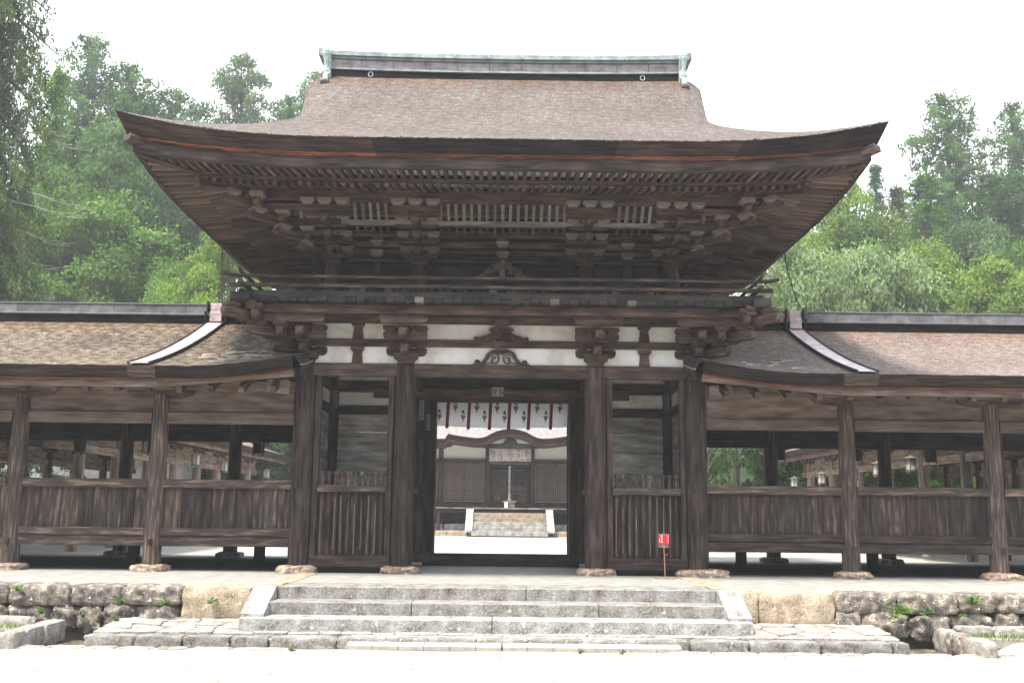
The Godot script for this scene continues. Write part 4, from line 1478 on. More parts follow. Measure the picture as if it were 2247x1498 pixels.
func roof_end(g: Node3D, f: float, x: float) -> void:
	# the rolled end of the roof against the corner column
	var m := nb(0.6, 0.8)
	var cap := nb(0.9, 1)
	var gr := [[], [], [], []]
	var uv := [[], [], [], []]
	var pts := []
	for i in 9:
		var s := 1.0 * i / 8.0
		var y := 2.93 + 0.27 * s + 0.037 * s * s + 0.18 * exp(-s * 0.7)
		var z := ZM + 3.2 - s
		var q := [[0.0, 0.0], [0.07, -0.06], [0.12, -0.15], [0.1, -0.3]]
		for k in 4:
			gr[k].append(Vector3(x - f * q[k][0], y + q[k][1], z))
			uv[k].append(Vector2(s * 0.5, k * 0.2))
		pts.append(Vector3(x - f * 0.12, y - 0.14, z))
	m.sheet(gr, uv, f)
	part("roof_end", m, M.bark_dark, g)
	cap.tube(pts, [0.012], 5)
	part("end_trim", cap, M.copper_blue, g)


# ---------------------------------------------------------------- stones
func rock(size: Vector3, sd: int, rough := 0.16, power := 4.0, n := 6) -> ArrayMesh:
	var f := FastNoiseLite.new()
	f.seed = sd
	f.frequency = 1.1
	f.fractal_octaves = 3
	var m := MB.new()
	m.tone = grey(0.75 + 0.25 * absf(sin(sd * 12.9898)))
	for ax in 6:
		var d: Vector3 = [Vector3.RIGHT, Vector3.LEFT, Vector3.UP, Vector3.DOWN, Vector3.BACK, Vector3.FORWARD][ax]
		var u := Vector3(d.y, d.z, d.x)
		var w := d.cross(u)
		var gr := []
		var uv := []
		for j in n + 1:
			var row := []
			var ur := []
			for i in n + 1:
				var p := d + u * (2.0 * i / n - 1.0) + w * (2.0 * j / n - 1.0)
				var k := pow(pow(absf(p.x), power) + pow(absf(p.y), power) + pow(absf(p.z), power), -1.0 / power)
				p *= k
				p *= 1.0 + rough * f.get_noise_3dv(p * 1.3 + Vector3.ONE * sd)
				row.append(p * size / 2.0)
				ur.append(Vector2(i, j) / n)
			gr.append(row)
			uv.append(ur)
		m.sheet(gr, uv, 1.0)
	return m.mesh()


func build_ground() -> void:
	# one sheet to the horizon: the sandy forecourt, and the courtyard behind a little higher
	var m := MB.new()
	m.tone = Color.WHITE
	var xs := []
	var zs := []
	for v in [-260, -120, -70, -45, -32, -24, -18, -14, -11]:
		xs.append(float(v))
	for i in 37:
		xs.append(-9.0 + 0.5 * i)
	for v in [11, 14, 18, 24, 32, 45, 70, 120, 260]:
		xs.append(float(v))
	for v in [-260, -160, -100, -70, -50, -40, -34, -30, -26, -22, -18, -14, -11, -9, -7, -6, -5.2, -5.0, -4.0]:
		zs.append(float(v))
	for i in 31:
		zs.append(-2.0 + 0.3 * i)
	for v in [8, 9.5, 11, 13, 16, 20, 28, 45, 90]:
		zs.append(float(v))
	var f := FastNoiseLite.new()
	f.seed = 5
	f.frequency = 0.15
	var gr := []
	var uv := []
	for z in zs:
		var row := []
		var ur := []
		for x in xs:
			var y := -0.56
			if z < -5.1:
				y = -0.1
			elif z < 2.5:
				y = -0.75
			else:
				var side := smoothstep(5.6, 6.6, absf(x)) * (1.0 - smoothstep(3.2, 5.2, z))
				y += 0.12 * side + 0.012 * f.get_noise_2d(x * 4.0, z * 4.0)
				if z < 3.9 and absf(x) < 5.7:
					y = -0.72
			row.append(Vector3(x, y, z))
			ur.append(Vector2(x, z) * 0.2)
		gr.append(row)
		uv.append(ur)
	m.sheet(gr, uv, -1.0)
	var up := struct("ground", m, M.sand)
	# wooded hillside behind the shrine
	var hm := MB.new()
	hm.tone = Color.WHITE
	var hg := []
	var hu := []
	for j in 21:
		var row := []
		var ur := []
		for i in 61:
			var x := lerpf(-130, 130, i / 60.0)
			var z := -27.0 - 4.0 * j
			var w := smoothstep(5.0, 11.0, absf(x)) * (1.0 - smoothstep(-38.0, -44.0, z)) + smoothstep(-38.0, -44.0, z)
			row.append(Vector3(x, -0.3 + 0.62 * minf(4.0 * j, 25.0) * clampf(w, 0, 1) + 0.5 * f.get_noise_2d(x, z), z))
			ur.append(Vector2(x, z) * 0.2)
		hg.append(row)
		hu.append(ur)
	hm.sheet(hg, hu, 1.0)
	struct("hill", hm, M.undergrowth)
	# platform of rammed earth under gate and galleries
	var p := MB.new()
	p.tone = Color.WHITE
	p.beam(Vector3(-14, -0.36, -1.15), Vector3(14, -0.36, -1.15), 7.5, 0.72, Vector3.UP, 0.02)
	struct("platform", p, M.earth)
	# lighter slab in front of the passage, bordered with long stones
	var s := MB.new()
	s.tone = Color.WHITE
	s.beam(Vector3(-2.62, 0.0, 1.2), Vector3(2.62, 0.0, 1.2), 2.0, 0.01)
	struct("passage_floor", s, M.earth)
	# paved apron with irregular flat stones, sloping a little to the front
	var ap := MB.new()
	ap.tone = grey(0.8)
	var d := Vector3(0, -0.09, 1.15)
	ap.beam(Vector3(-4.5, -0.485, 3.22), Vector3(4.53, -0.485, 3.22), 0.9, 0.12, Vector3(0, 1, 0.082))
	var apron := struct("apron", ap, M.granite_dark)
	var k := 0
	# crazy paving: jittered cells shrunk a little
	var cols := 26
	var rows := 4
	var pt := {}
	for j in rows + 1:
		for i in cols + 1:
			var jit := Vector2(rng.randf_range(-0.12, 0.12), rng.randf_range(-0.09, 0.09))
			if i == 0 or i == cols:
				jit.x = 0
			if j == 0 or j == rows:
				jit.y = 0
			pt[Vector2i(i, j)] = Vector2(lerpf(-4.52, 4.55, float(i) / cols), lerpf(2.79, 3.68, float(j) / rows)) + jit
	for j in rows:
		for i in cols:
			var a: Array = [pt[Vector2i(i, j)], pt[Vector2i(i + 1, j)], pt[Vector2i(i + 1, j + 1)], pt[Vector2i(i, j + 1)]]
			var c: Vector2 = (a[0] + a[1] + a[2] + a[3]) / 4
			if absf(c.x) < 2.75 and c.y < 3.45:
				continue
			var poly := PackedVector2Array()
			for e in 4:
				var q: Vector2 = a[e]
				var r: Vector2 = a[(e + 1) % 4]
				for t in [0.12, 0.5, 0.88]:
					var w := q.lerp(r, t)
					if t == 0.5:
						w += (w - c).normalized() * rng.randf_range(-0.01, 0.012)
					poly.append(c + (w - c) * 0.965)
			var b := nb(0.82, 1.0)
			var flat := PackedVector2Array()
			for w in poly:
				flat.append(Vector2(w.x, -w.y))
			var yy := -0.372 + 2.79 * 0.082
			b.extrude(flat, Vector3(0, yy + rng.randf_range(0.0, 0.012), 0), Vector3.RIGHT, Vector3(0, 0.082, -1), 0.05)
			part("paving_stone", b, M.paving, apron)
	# long edge stones of the apron
	var x := -4.52
	while x < 4.5:
		var l := minf(rng.randf_range(0.4, 0.8), 4.55 - x)
		var b := inst("edge_stone", rock(Vector3(l * 1.02, 0.16, 0.24), rng.randi() % 9999, 0.1, 9.0), M.granite_dark, apron, Transform3D(Basis.IDENTITY, Vector3(x + l / 2, -0.53, 3.79)))
		x += l + 0.008
	# flat gutter stones set into the sand before it
	x = -5.6
	while x < 5.6:
		var l := rng.randf_range(0.3, 0.7)
		if absf(x + l / 2) > 1.9:
			inst("gutter_stone", rock(Vector3(l, 0.1, 0.2), rng.randi() % 9999, 0.2, 6.0), M.paving, apron, Transform3D(Basis.IDENTITY, Vector3(x + l / 2, -0.595, 4.05 + rng.randf_range(-0.02, 0.02))))
		x += l + 0.03


func build_stonework() -> void:
	# retaining walls left and right of the steps
	for f in [-1.0, 1.0]:
		var w := thing("stone_retaining_wall", "low wall of dark mossy boulders and squared stones, %s of the stone steps" % ("left" if f < 0 else "right"), "stone wall")
		var x := 2.95
		var k := 0
		while x < 9.0:
			var l: float = [0.85, 0.95][0 if f < 0 else 1] if k < (1 if f < 0 else 2) else rng.randf_range(0.42, 0.75)
			if f > 0 and k == 0:
				l = 0.2
			var pale := k < (1 if f < 0 else 2)
			var h := 0.4 if pale else rng.randf_range(0.2, 0.25)
			inst("stone", rock(Vector3(l + 0.02, h + 0.02, 0.5), rng.randi() % 9999, 0.07 if pale else 0.09, 10.0 if pale else 7.5, 8), M.granite_tan if pale else (M.oldstone if rng.randf() < 0.7 else M.oldstone_b), w, Transform3D(Basis.IDENTITY, Vector3(f * (x + l / 2), -h / 2 - 0.006, 2.60 + rng.randf_range(-0.02, 0.02))))
			x += l + 0.006
			k += 1
		x = 2.95 + [0.9, 1.15][0 if f < 0 else 1]
		while x < 9.0:
			var l := rng.randf_range(0.28, 0.62)
			var h := rng.randf_range(0.3, 0.4)
			inst("stone", rock(Vector3(l + 0.03, h, 0.45), rng.randi() % 9999, 0.3, 3.4, 8), M.oldstone if rng.randf() < 0.55 else M.oldstone_b, w, Transform3D(Basis(Vector3.BACK, rng.randf_range(-0.15, 0.15)), Vector3(f * (x + l / 2), -0.215 - h / 2 + rng.randf_range(0.0, 0.03), 2.64 + rng.randf_range(-0.03, 0.05))))
			x += l + 0.004
		# a drain that runs forward from the wall, edged with a kerb
		var dr := thing("drain_kerb", "rough stone kerb along the drain %s of the paved apron" % ("left" if f < 0 else "right"), "kerb")
		var z := 2.85
		while z < 3.95:
			var l := rng.randf_range(0.32, 0.6)
			inst("kerb_stone", rock(Vector3(0.2, 0.26, l), rng.randi() % 9999, 0.16, 6.0), M.oldstone_b if rng.randf() < 0.5 else M.paving, dr, Transform3D(Basis.IDENTITY, Vector3(f * 5.28 + 0.05, -0.52, z + l / 2)))
			z += l
		x = 5.45
		while x < 8.8:
			var l := rng.randf_range(0.35, 0.6)
			inst("kerb_stone", rock(Vector3(l, 0.16, 0.2), rng.randi() % 9999, 0.2, 5.0), M.paving, dr, Transform3D(Basis.IDENTITY, Vector3(f * (x + l / 2), -0.43, 3.0 + rng.randf_range(-0.03, 0.03))))
			x += l + 0.02
		var fl := MB.new()
		fl.tone = Color.WHITE
		fl.beam(Vector3(f * 4.9, -0.66, 2.8), Vector3(f * 4.9, -0.66, 4.0), 0.72, 0.03)
		struct("drain_bed", fl, M.soil)
		var bank := MB.new()
		bank.tone = grey(0.85)
		bank.beam(Vector3(f * 7.3, -0.52, 3.3), Vector3(f * 7.3 + 0.001, -0.52, 3.0), 3.8, 0.1)
		struct("bank", bank, M.sand)
	# steps: three courses of long granite blocks between sloping cheek stones
	var st := thing("stone_steps", "broad flight of three pale granite steps with sloping cheek stones", "steps")
	var cuts := [[-2.66, 0.35, 2.66], [-2.72, -1.0, 1.2, 2.72], [-2.92, -0.05, 2.92]]
	for i in 3:
		var y1 := -0.149 * i + 0.014
		var z1 := 2.785 + 0.382 * i
		for k in cuts[i].size() - 1:
			var m := nb(0.9, 1.0)
			m.beam(Vector3(cuts[i][k] + 0.005, y1 - 0.1, z1 - 0.3), Vector3(cuts[i][k + 1] - 0.005, y1 - 0.1, z1 - 0.3), 0.6, 0.2, Vector3.UP, 0.012)
			part("step_stone", m, [M.granite_dark, M.granite_dark, M.granite][i], st)
	for f in [-1.0, 1.0]:
		var m := nb(0.92, 1.0)
		var poly := PackedVector2Array([Vector2(2.6, 0.012), Vector2(2.83, 0.012), Vector2(3.44, -0.25), Vector2(3.44, -0.298), Vector2(2.6, -0.298)])
		m.extrude(poly, Vector3(f * 2.80 - 0.135, 0, 0), Vector3(0, 0, 1), Vector3.UP, 0.27)
		part("cheek_stone", m, M.granite, st)
	for q in [[-2.75, 1.3], [2.75, 1.3]]:
		var m := nb(0.95, 1.0)
		m.beam(Vector3(q[0], 0.004, 0.3), Vector3(q[0], 0.004, 2.58), 0.26, 0.02)
		part("border_stone", m, M.granite_tan, st)
	# pale slabs that bridge the gutter
	var rp := thing("slab_ramp", "low ramp of pale concrete slabs at the foot of the steps", "ramp")
	for i in 13:
		var b := nb(0.9, 1.0)
		var x0 := lerpf(-1.62, 2.02, i / 13.0)
		var x1 := lerpf(-1.62, 2.02, (i + 1) / 13.0)
		if i == 6:
			x0 += 0.012
		b.beam(Vector3((x0 + x1) / 2, -0.468, 3.66), Vector3((x0 + x1) / 2, -0.535, 4.05), x1 - x0 - 0.006, 0.045, Vector3.UP, 0.003)
		part("slab", b, M.tile_pale, rp)
	# natural footing stones under the columns
	var where := [[-2.975, "the gate's left outer column"], [-1.45, "the gate column left of the passage"], [1.45, "the gate column right of the passage"], [2.975, "the gate's right outer column"], [-5.15, "the first gallery column left of the gate"], [-7.253, "the second gallery column left of the gate"], [5.266, "the first gallery column right of the gate"], [7.484, "the second gallery column right of the gate"]]
	for q in where:
		var sz := Vector3(0.58, 0.22, 0.5) if absf(q[0]) < 4 else Vector3(0.52, 0.2, 0.46)
		var off := 0.0
		if q[0] == 2.975:
			sz.x = 0.8
			off = 0.05
		var o := inst("footing_stone", rock(sz, int(q[0] * 100) + 2000, 0.15, 4.5, 10), M.footing, self, Transform3D(Basis.IDENTITY, Vector3(q[0] + off, 0.0, 0.04)))
		tag(o, "tan natural footing stone under %s" % q[1], "footing stone", "footing stones under the front columns")
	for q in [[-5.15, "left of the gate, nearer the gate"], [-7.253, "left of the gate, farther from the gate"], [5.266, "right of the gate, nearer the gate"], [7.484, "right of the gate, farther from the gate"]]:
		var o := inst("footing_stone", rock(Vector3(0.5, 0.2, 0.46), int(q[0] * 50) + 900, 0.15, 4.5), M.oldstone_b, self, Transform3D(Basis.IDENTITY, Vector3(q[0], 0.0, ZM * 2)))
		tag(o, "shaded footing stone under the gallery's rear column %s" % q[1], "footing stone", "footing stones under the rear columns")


# ---------------------------------------------------------------- small things
func stroke(b: MB, o: Vector3, ex: Vector3, ey: Vector3, s: Vector2, lines: Array, w: float, d: float) -> void:
	var ez := ex.cross(ey).normalized()
	for l in lines:
		for i in l.size() - 1:
			var p: Vector2 = l[i]
			var q: Vector2 = l[i + 1]
			b.beam(o + ex * p.x * s.x - ey * p.y * s.y, o + ex * q.x * s.x - ey * q.y * s.y, w, d, ez, 0.001)


func V(a: float, b: float) -> Vector2:
	return Vector2(a, b)


func lantern(at: Vector3, hang: float, label: String, group: String, dark := false, s := 1.0) -> void:
	var t := thing("hanging_lantern", label, "lantern", at, 0.0, group)
	var hook := nb()
	hook.cyl(Vector3(0, 0.30 * s, 0), Vector3(0, 0.3 * s + hang, 0), 0.012, 0.012, 6)
	part("chain", hook, M.iron, t)
	var cap := nb(0.9, 1)
	cap.lathe(Vector3.ZERO, [V(0.0, 0.2 * s), V(0.2 * s, 0.2 * s), V(0.205 * s, 0.215 * s), V(0.1 * s, 0.25 * s), V(0.03 * s, 0.27 * s), V(0.02 * s, 0.31 * s), V(0, 0.31 * s)], 12)
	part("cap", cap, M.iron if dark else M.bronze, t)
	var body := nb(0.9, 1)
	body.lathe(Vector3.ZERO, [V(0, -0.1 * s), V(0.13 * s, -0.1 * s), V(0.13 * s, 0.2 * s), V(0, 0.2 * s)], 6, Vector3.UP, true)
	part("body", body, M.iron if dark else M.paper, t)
	var fr := nb(0.9, 1)
	for i in 6:
		var a := TAU * i / 6
		fr.cyl(Vector3(cos(a), -0.1 / 0.135, sin(a)) * 0.135 * s, Vector3(cos(a), 0.2 / 0.135, sin(a)) * 0.135 * s, 0.014 * s, 0.014 * s, 5)
	fr.lathe(Vector3.ZERO, [V(0, -0.15 * s), V(0.15 * s, -0.15 * s), V(0.16 * s, -0.1 * s), V(0, -0.1 * s)], 6)
	for i in 3:
		var a := TAU * i / 3 + 0.4
		fr.cyl(Vector3(cos(a) * 0.13, -0.15, sin(a) * 0.13) * s, Vector3(cos(a) * 0.14, -0.2, sin(a) * 0.14) * s, 0.018 * s, 0.022 * s, 5)
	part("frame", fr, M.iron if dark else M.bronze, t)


func build_small() -> void:
	# red notice on a thin stand
	var t := thing("notice_stand", "small red notice with white writing on a thin rusty stand", "sign", Vector3(2.385, 0.0, 0.62))
	var p := nb(0.9, 1)
	p.tube([Vector3(0, 0.0, 0), Vector3(-0.012, 0.42, 0), Vector3(-0.018, 0.6, -0.01)], [0.007], 6)
	p.tube([Vector3(-0.008, 0.34, 0), Vector3(0.025, 0.335, 0.01), Vector3(0.032, 0.355, 0.01)], [0.005], 5)
	part("pole", p, M.rust, t)
	var f := nb(0.8, 1)
	for e in [[-0.135, 0.07, 0.135, 0.07], [-0.135, -0.07, 0.135, -0.07], [-0.135, -0.07, -0.135, 0.07], [0.135, -0.07, 0.135, 0.07], [0.0, -0.07, 0.0, 0.07]]:
		f.beam(Vector3(e[0], 0.016, e[1]), Vector3(e[2], 0.016, e[3]), 0.012, 0.012)
	part("foot_frame", f, M.rust, t)
	var bd := nb(1, 1)
	bd.box(Vector3(-0.016, 0.535, 0.008), Vector3(0.15, 0.2, 0.012))
	part("board", bd, M.wood_pale, t)
	var rd := MB.new()
	rd.tone = Color.WHITE
	rd.box(Vector3(-0.016, 0.555, 0.0165), Vector3(0.146, 0.132, 0.004), 0.001)
	part("red_sheet", rd, M.red, t)
	var wr := MB.new()
	wr.tone = Color.WHITE
	var glyphs := [[[V(0, 0.2), V(1, 0.15)], [V(0.5, 0), V(0.45, 0.7), V(0.6, 1)], [V(0.2, 0.5), V(0.8, 0.45)]], [[V(0.1, 0.2), V(0.9, 0.2), V(0.3, 0.6)], [V(0.3, 0.6), V(0.8, 0.7), V(0.4, 1)]], [[V(0.1, 0.3), V(0.9, 0.2)], [V(0.4, 0), V(0.3, 0.9)], [V(0.7, 0.4), V(0.8, 0.9), V(0.5, 1)]]]
	for i in 3:
		stroke(wr, Vector3(-0.062, 0.612 - 0.036 * i, 0.0195), Vector3.RIGHT, Vector3.UP, V(0.03, 0.032), glyphs[i], 0.006, 0.002)
	for i in 2:
		stroke(wr, Vector3(-0.085, 0.56 - 0.026 * i, 0.0195), Vector3.RIGHT, Vector3.UP, V(0.016, 0.02), glyphs[i], 0.005, 0.002)
	for i in 4:
		stroke(wr, Vector3(0.04, 0.612 - 0.028 * i, 0.0195), Vector3.RIGHT, Vector3.UP, V(0.012, 0.022), glyphs[i % 3], 0.004, 0.002)
	part("lettering", wr, M.white, t)
	# paper votive slips pasted on the lintel and the posts
	var k := 0
	for q in [[-0.055, 2.955, ZM + 0.167, 0.105, 0.15, "pale square votive slip with two black characters on the lintel"], [-1.25, 2.42, ZM + 0.068, 0.06, 0.28, "narrow faded votive slip on the left door jamb"], [1.36, 2.5, ZM + 0.068, 0.07, 0.34, "narrow faded votive slip on the right door jamb"], [-1.36, 2.62, ZM + 0.17, 0.075, 0.34, "tall votive slip with black writing beside the left passage column"], [-2.85, 2.8, ZM + 0.165, 0.07, 0.28, "votive slip with black writing in the left fenced bay"], [2.87, 2.8, ZM + 0.165, 0.07, 0.28, "votive slip with black writing in the right fenced bay"]]:
		var s := thing("votive_slip", q[5], "paper slip", Vector3(q[0], q[1], q[2]), 0.0, "paper slips pasted on the gate")
		var pp := MB.new()
		pp.tone = Color.WHITE
		var w: float = q[3] * (2.0 if k == 0 else 1.0)
		pp.box(Vector3.ZERO, Vector3(w, q[4], 0.004), 0.001)
		part("sheet", pp, M.paper if k == 0 else M.paper_dim, s)
		var ink := MB.new()
		ink.tone = Color.WHITE
		if k == 0:
			# 炭 on the left, 鋼 on the right
			stroke(ink, Vector3(-0.095, 0.062, 0.003), Vector3.RIGHT, Vector3.UP, V(0.085, 0.125), [[V(0.5, 0), V(0.5, 0.25)], [V(0.05, 0.08), V(0.05, 0.28), V(0.95, 0.24), V(0.95, 0.06)], [V(0.1, 0.38), V(0.95, 0.36)], [V(0.25, 0.38), V(0.05, 0.85)], [V(0.6, 0.45), V(0.55, 0.7), V(0.15, 1)], [V(0.55, 0.7), V(0.98, 1)], [V(0.32, 0.55), V(0.38, 0.68)], [V(0.85, 0.5), V(0.72, 0.66)]], 0.011, 0.003)
			stroke(ink, Vector3(0.01, 0.062, 0.003), Vector3.RIGHT, Vector3.UP, V(0.085, 0.125), [[V(0.25, 0), V(0.02, 0.3)], [V(0.25, 0), V(0.45, 0.25)], [V(0.1, 0.36), V(0.4, 0.36)], [V(0.05, 0.54), V(0.44, 0.54)], [V(0.25, 0.36), V(0.25, 0.95)], [V(0.02, 0.95), V(0.46, 0.9)], [V(0.55, 1), V(0.55, 0.1), V(1, 0.1), V(1, 1)], [V(0.62, 0.38), V(0.92, 0.38)], [V(0.77, 0.38), V(0.77, 0.75)], [V(0.65, 0.55), V(0.65, 0.75), V(0.9, 0.75), V(0.9, 0.55)]], 0.009, 0.003)
		else:
			for i in 4:
				stroke(ink, Vector3(-w * 0.3, q[4] * (0.45 - 0.235 * i), 0.003), Vector3.RIGHT, Vector3.UP, V(w * 0.6, q[4] * 0.18), [[V(0, 0.2), V(1, 0.2)], [V(0.5, 0), V(0.5, 1)], [V(0.1, 0.6), V(0.9, 0.6)], [V(0.1, 0.95), V(0.9, 0.95)], [V(0.15, 0.6), V(0.15, 0.95)]], 0.008, 0.003)
		part("writing", ink, M.ink, s)
		k += 1
	build_curtain()
	# lanterns along the side galleries, and the dark ones just behind the front gallery
	var gl := "hanging lanterns along the galleries"
	var ll := [["nearest the left edge, against the side gallery's plank wall", -8.2, 2.25, -8.2], ["third from the courtyard end of the left side gallery", -8.2, 2.12, -12.0], ["second from the courtyard end of the left side gallery", -8.2, 2.05, -14.8], ["at the courtyard end of the left side gallery, before dark trees", -8.2, 2.02, -20.2]]
	for q in ll:
		lantern(Vector3(q[1], q[2], q[3]), 0.4, "small pale-sided bronze lantern %s" % q[0], gl, false, 0.8)
	for q in [["at the courtyard end of the right side gallery, before bright leaves", 9.0, 1.80, -15.9], ["second from the courtyard end of the right side gallery", 9.0, 1.85, -13.2], ["third from the courtyard end, half behind a gallery column", 9.0, 1.9, -10.6], ["fourth from the courtyard end, below a dark lantern", 9.0, 1.95, -8.9], ["nearest the right edge, large against the brown plank wall", 9.0, 1.98, -6.9]]:
		lantern(Vector3(q[1], q[2], q[3]), 0.4, "small pale-sided bronze lantern %s" % q[0], gl, false, 0.8)
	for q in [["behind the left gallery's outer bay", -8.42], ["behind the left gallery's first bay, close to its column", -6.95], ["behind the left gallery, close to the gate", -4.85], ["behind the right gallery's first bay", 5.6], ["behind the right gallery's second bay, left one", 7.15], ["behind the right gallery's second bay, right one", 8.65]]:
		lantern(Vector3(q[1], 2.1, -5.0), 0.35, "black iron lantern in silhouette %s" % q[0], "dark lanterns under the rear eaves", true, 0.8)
	# lightning conductor cables beside the gate
	for q in [[-4.95, 5.2, 4.5, "left", 0.05], [4.98, 5.3, 4.5, "right", 0.25]]:
		var b := MB.new()
		b.tone = Color.WHITE
		var pts := []
		for i in 13:
			var tt := i / 12.0
			pts.append(Vector3(q[0] + q[4] * tt * tt, lerpf(q[1] + 0.45, q[2], tt), -2.0 + 0.0 * tt))
		b.tube(pts, [0.011], 5)
		var o := part("conductor_cable", b, M.cable, self)
		tag(o, "thin dark conductor cable hanging above the gallery roof %s of the gate" % q[3], "cable", "conductor cables")
	# dry twigs and bark litter on the roof near the gate
	for q in [[-4.0, 0.9, "left"], [3.9, 0.6, "right"]]:
		var b := MB.new()
		b.tone = Color.WHITE
		for i in 46 if q[2] == "left" else 14:
			var x: float = q[0] + rng.randfn(0.0, 0.32)
			var s := clampf(q[1] + rng.randfn(0.0, 0.22), 0.1, 2.0)
			var p0 := Vector3(x, 2.93 + 0.27 * s + 0.037 * s * s + 0.03, ZM + 3.2 - s)
			var a := rng.randfn(0.15, 0.5)
			var l := rng.randf_range(0.06, 0.3)
			b.beam(p0, p0 + Vector3(cos(a) * l, 0.01, -sin(a) * l * 0.6), rng.randf_range(0.008, 0.02), 0.008)
		var o := part("roof_litter", b, M.twig, self)
		o.set_meta("kind", "stuff")
		o.set_meta("label", "pale twigs and bark scraps lying on the %s gallery roof" % q[2])
	# fallen leaves and specks on the sand
	var lv := MB.new()
	for i in 700:
		var x := rng.randf_range(-6.5, 6.5)
		var z := rng.randf_range(4.2, 7.5)
		lv.tone = grey(rng.randf_range(0.25, 1.0))
		var a := rng.randf() * TAU
		var r := rng.randf_range(0.012, 0.035)
		var d := Vector3(cos(a), 0, sin(a)) * r
		var e := Vector3(-sin(a), 0.15, cos(a)) * r * 0.35
		var c := Vector3(x, -0.545, z)
		lv.quad(c - d, c + e, c + d, c - e, V(0, 0), V(1, 0), V(1, 1), V(0, 1))
	var lo := part("leaf_litter", lv, M.rust, self)
	lo.set_meta("kind", "stuff")


func build_curtain() -> void:
	var n := 512
	var im := Image.create(n * 2, n, false, Image.FORMAT_RGB8)
	im.fill(Color(0.93, 0.93, 0.95))
	var dots := [V(0, -0.92), V(-0.25, -0.55), V(0.2, -0.5), V(0.38, -0.42), V(-0.5, -0.05), V(-0.3, -0.12), V(0.05, -0.15), V(0.3, 0.02), V(0.5, -0.02), V(-0.3, 0.25), V(0.0, 0.1), V(-0.05, 0.42), V(0.22, 0.35), V(0.0, 0.8), V(-0.12, 0.5), V(0.12, -0.75), V(-0.12, -0.7), V(0.4, 0.1), V(-0.15, 0.15)]
	var strip := 7
	var px := n * 2.0 / 2.56
	var stripes := [0.26, 0.67, 1.08, 1.45, 1.83, 2.26]
	var cx := [0.09, 0.40, 0.545, 0.81, 0.96, 1.2, 1.345, 1.56, 1.72, 1.97, 2.14, 2.41]
	for i in cx.size():
		var cy := 0.372 if (i % 2 == 0) else 0.19
		for d in dots:
			var x: float = (cx[i] + d.x * 0.066) * px
			var y: float = (cy + d.y * 0.115) * n / 0.58
			var r := 8.0 if d.y < -0.85 else 4.6 + 1.7 * absf(sin(d.x * 40 + d.y * 17))
			for yy in range(int(y - r * 1.8), int(y + r * 1.8) + 1):
				for xx in range(int(x - r), int(x + r) + 1):
					if xx >= 0 and yy >= 0 and xx < n * 2 and yy < n and pow((xx - x) / r, 2) + pow((yy - y) / (r * 1.8), 2) <= 1.0:
						im.set_pixel(xx, yy, Color(0.2, 0.09, 0.1))
	var m := StandardMaterial3D.new()
	m.albedo_texture = ImageTexture.create_from_image(im)
	m.albedo_color = Color(1, 1, 1)
	m.roughness = 0.9
	m.cull_mode = BaseMaterial3D.CULL_DISABLED
	m.backlight_enabled = true
	m.backlight = Color(0.9, 0.9, 0.9)
	var t := thing("hanging_curtain", "white shrine curtain with dark flower crests and red ribbons across the doorway", "curtain", Vector3(-1.28, 0, ZM * 2 + 0.2))
	var wave := func(x: float, y: float) -> float: return (0.02 * sin(x * 7.0) + 0.012 * sin(x * 17.0 + 1.0)) * (3.1 - y) * 1.6
	var c := MB.new()
	c.tone = Color.WHITE
	var gr := []
	var uv := []
	for j in 15:
		var row := []
		var ur := []
		for i in 81:
			var x := 2.56 * i / 80.0
			var bottom := 2.53 - 0.035 * sin(PI * x / 2.56)
			var y := lerpf(3.09, bottom, j / 14.0)
			row.append(Vector3(x + 0.02 * (j / 14.0 - 1) * (1 - x / 1.28), y, wave.call(x, y)))
			ur.append(V(x / 2.56, j / 14.0))
		gr.append(row)
		uv.append(ur)
	c.sheet(gr, uv, -1.0)
	part("cloth", c, m, t)
	for x in stripes:
		var r := nb(0.8, 1)
		var g2 := []
		var u2 := []
		for j in 13:
			var y := lerpf(3.09, 2.53 - 0.035 * sin(PI * x / 2.56) - 0.04, j / 12.0)
			var row := []
			var ur := []
			for i in 5:
				var xx: float = x + (i / 4.0 - 0.5) * 0.062 - 0.025 * (j / 12.0)
				row.append(Vector3(xx, y, wave.call(x, y) + 0.014 + 0.008 * sin(i * PI / 4)))
				ur.append(V(i * 0.1, j * 0.1))
			g2.append(row)
			u2.append(ur)
		r.sheet(g2, u2, -1.0)
		part("ribbon", r, M.ribbon, t)
	var rope := nb()
	rope.cyl(Vector3(-0.1, 3.09, 0), Vector3(2.65, 3.09, 0), 0.012, 0.012, 6)
	part("curtain_cord", rope, M.wood_pale, t)


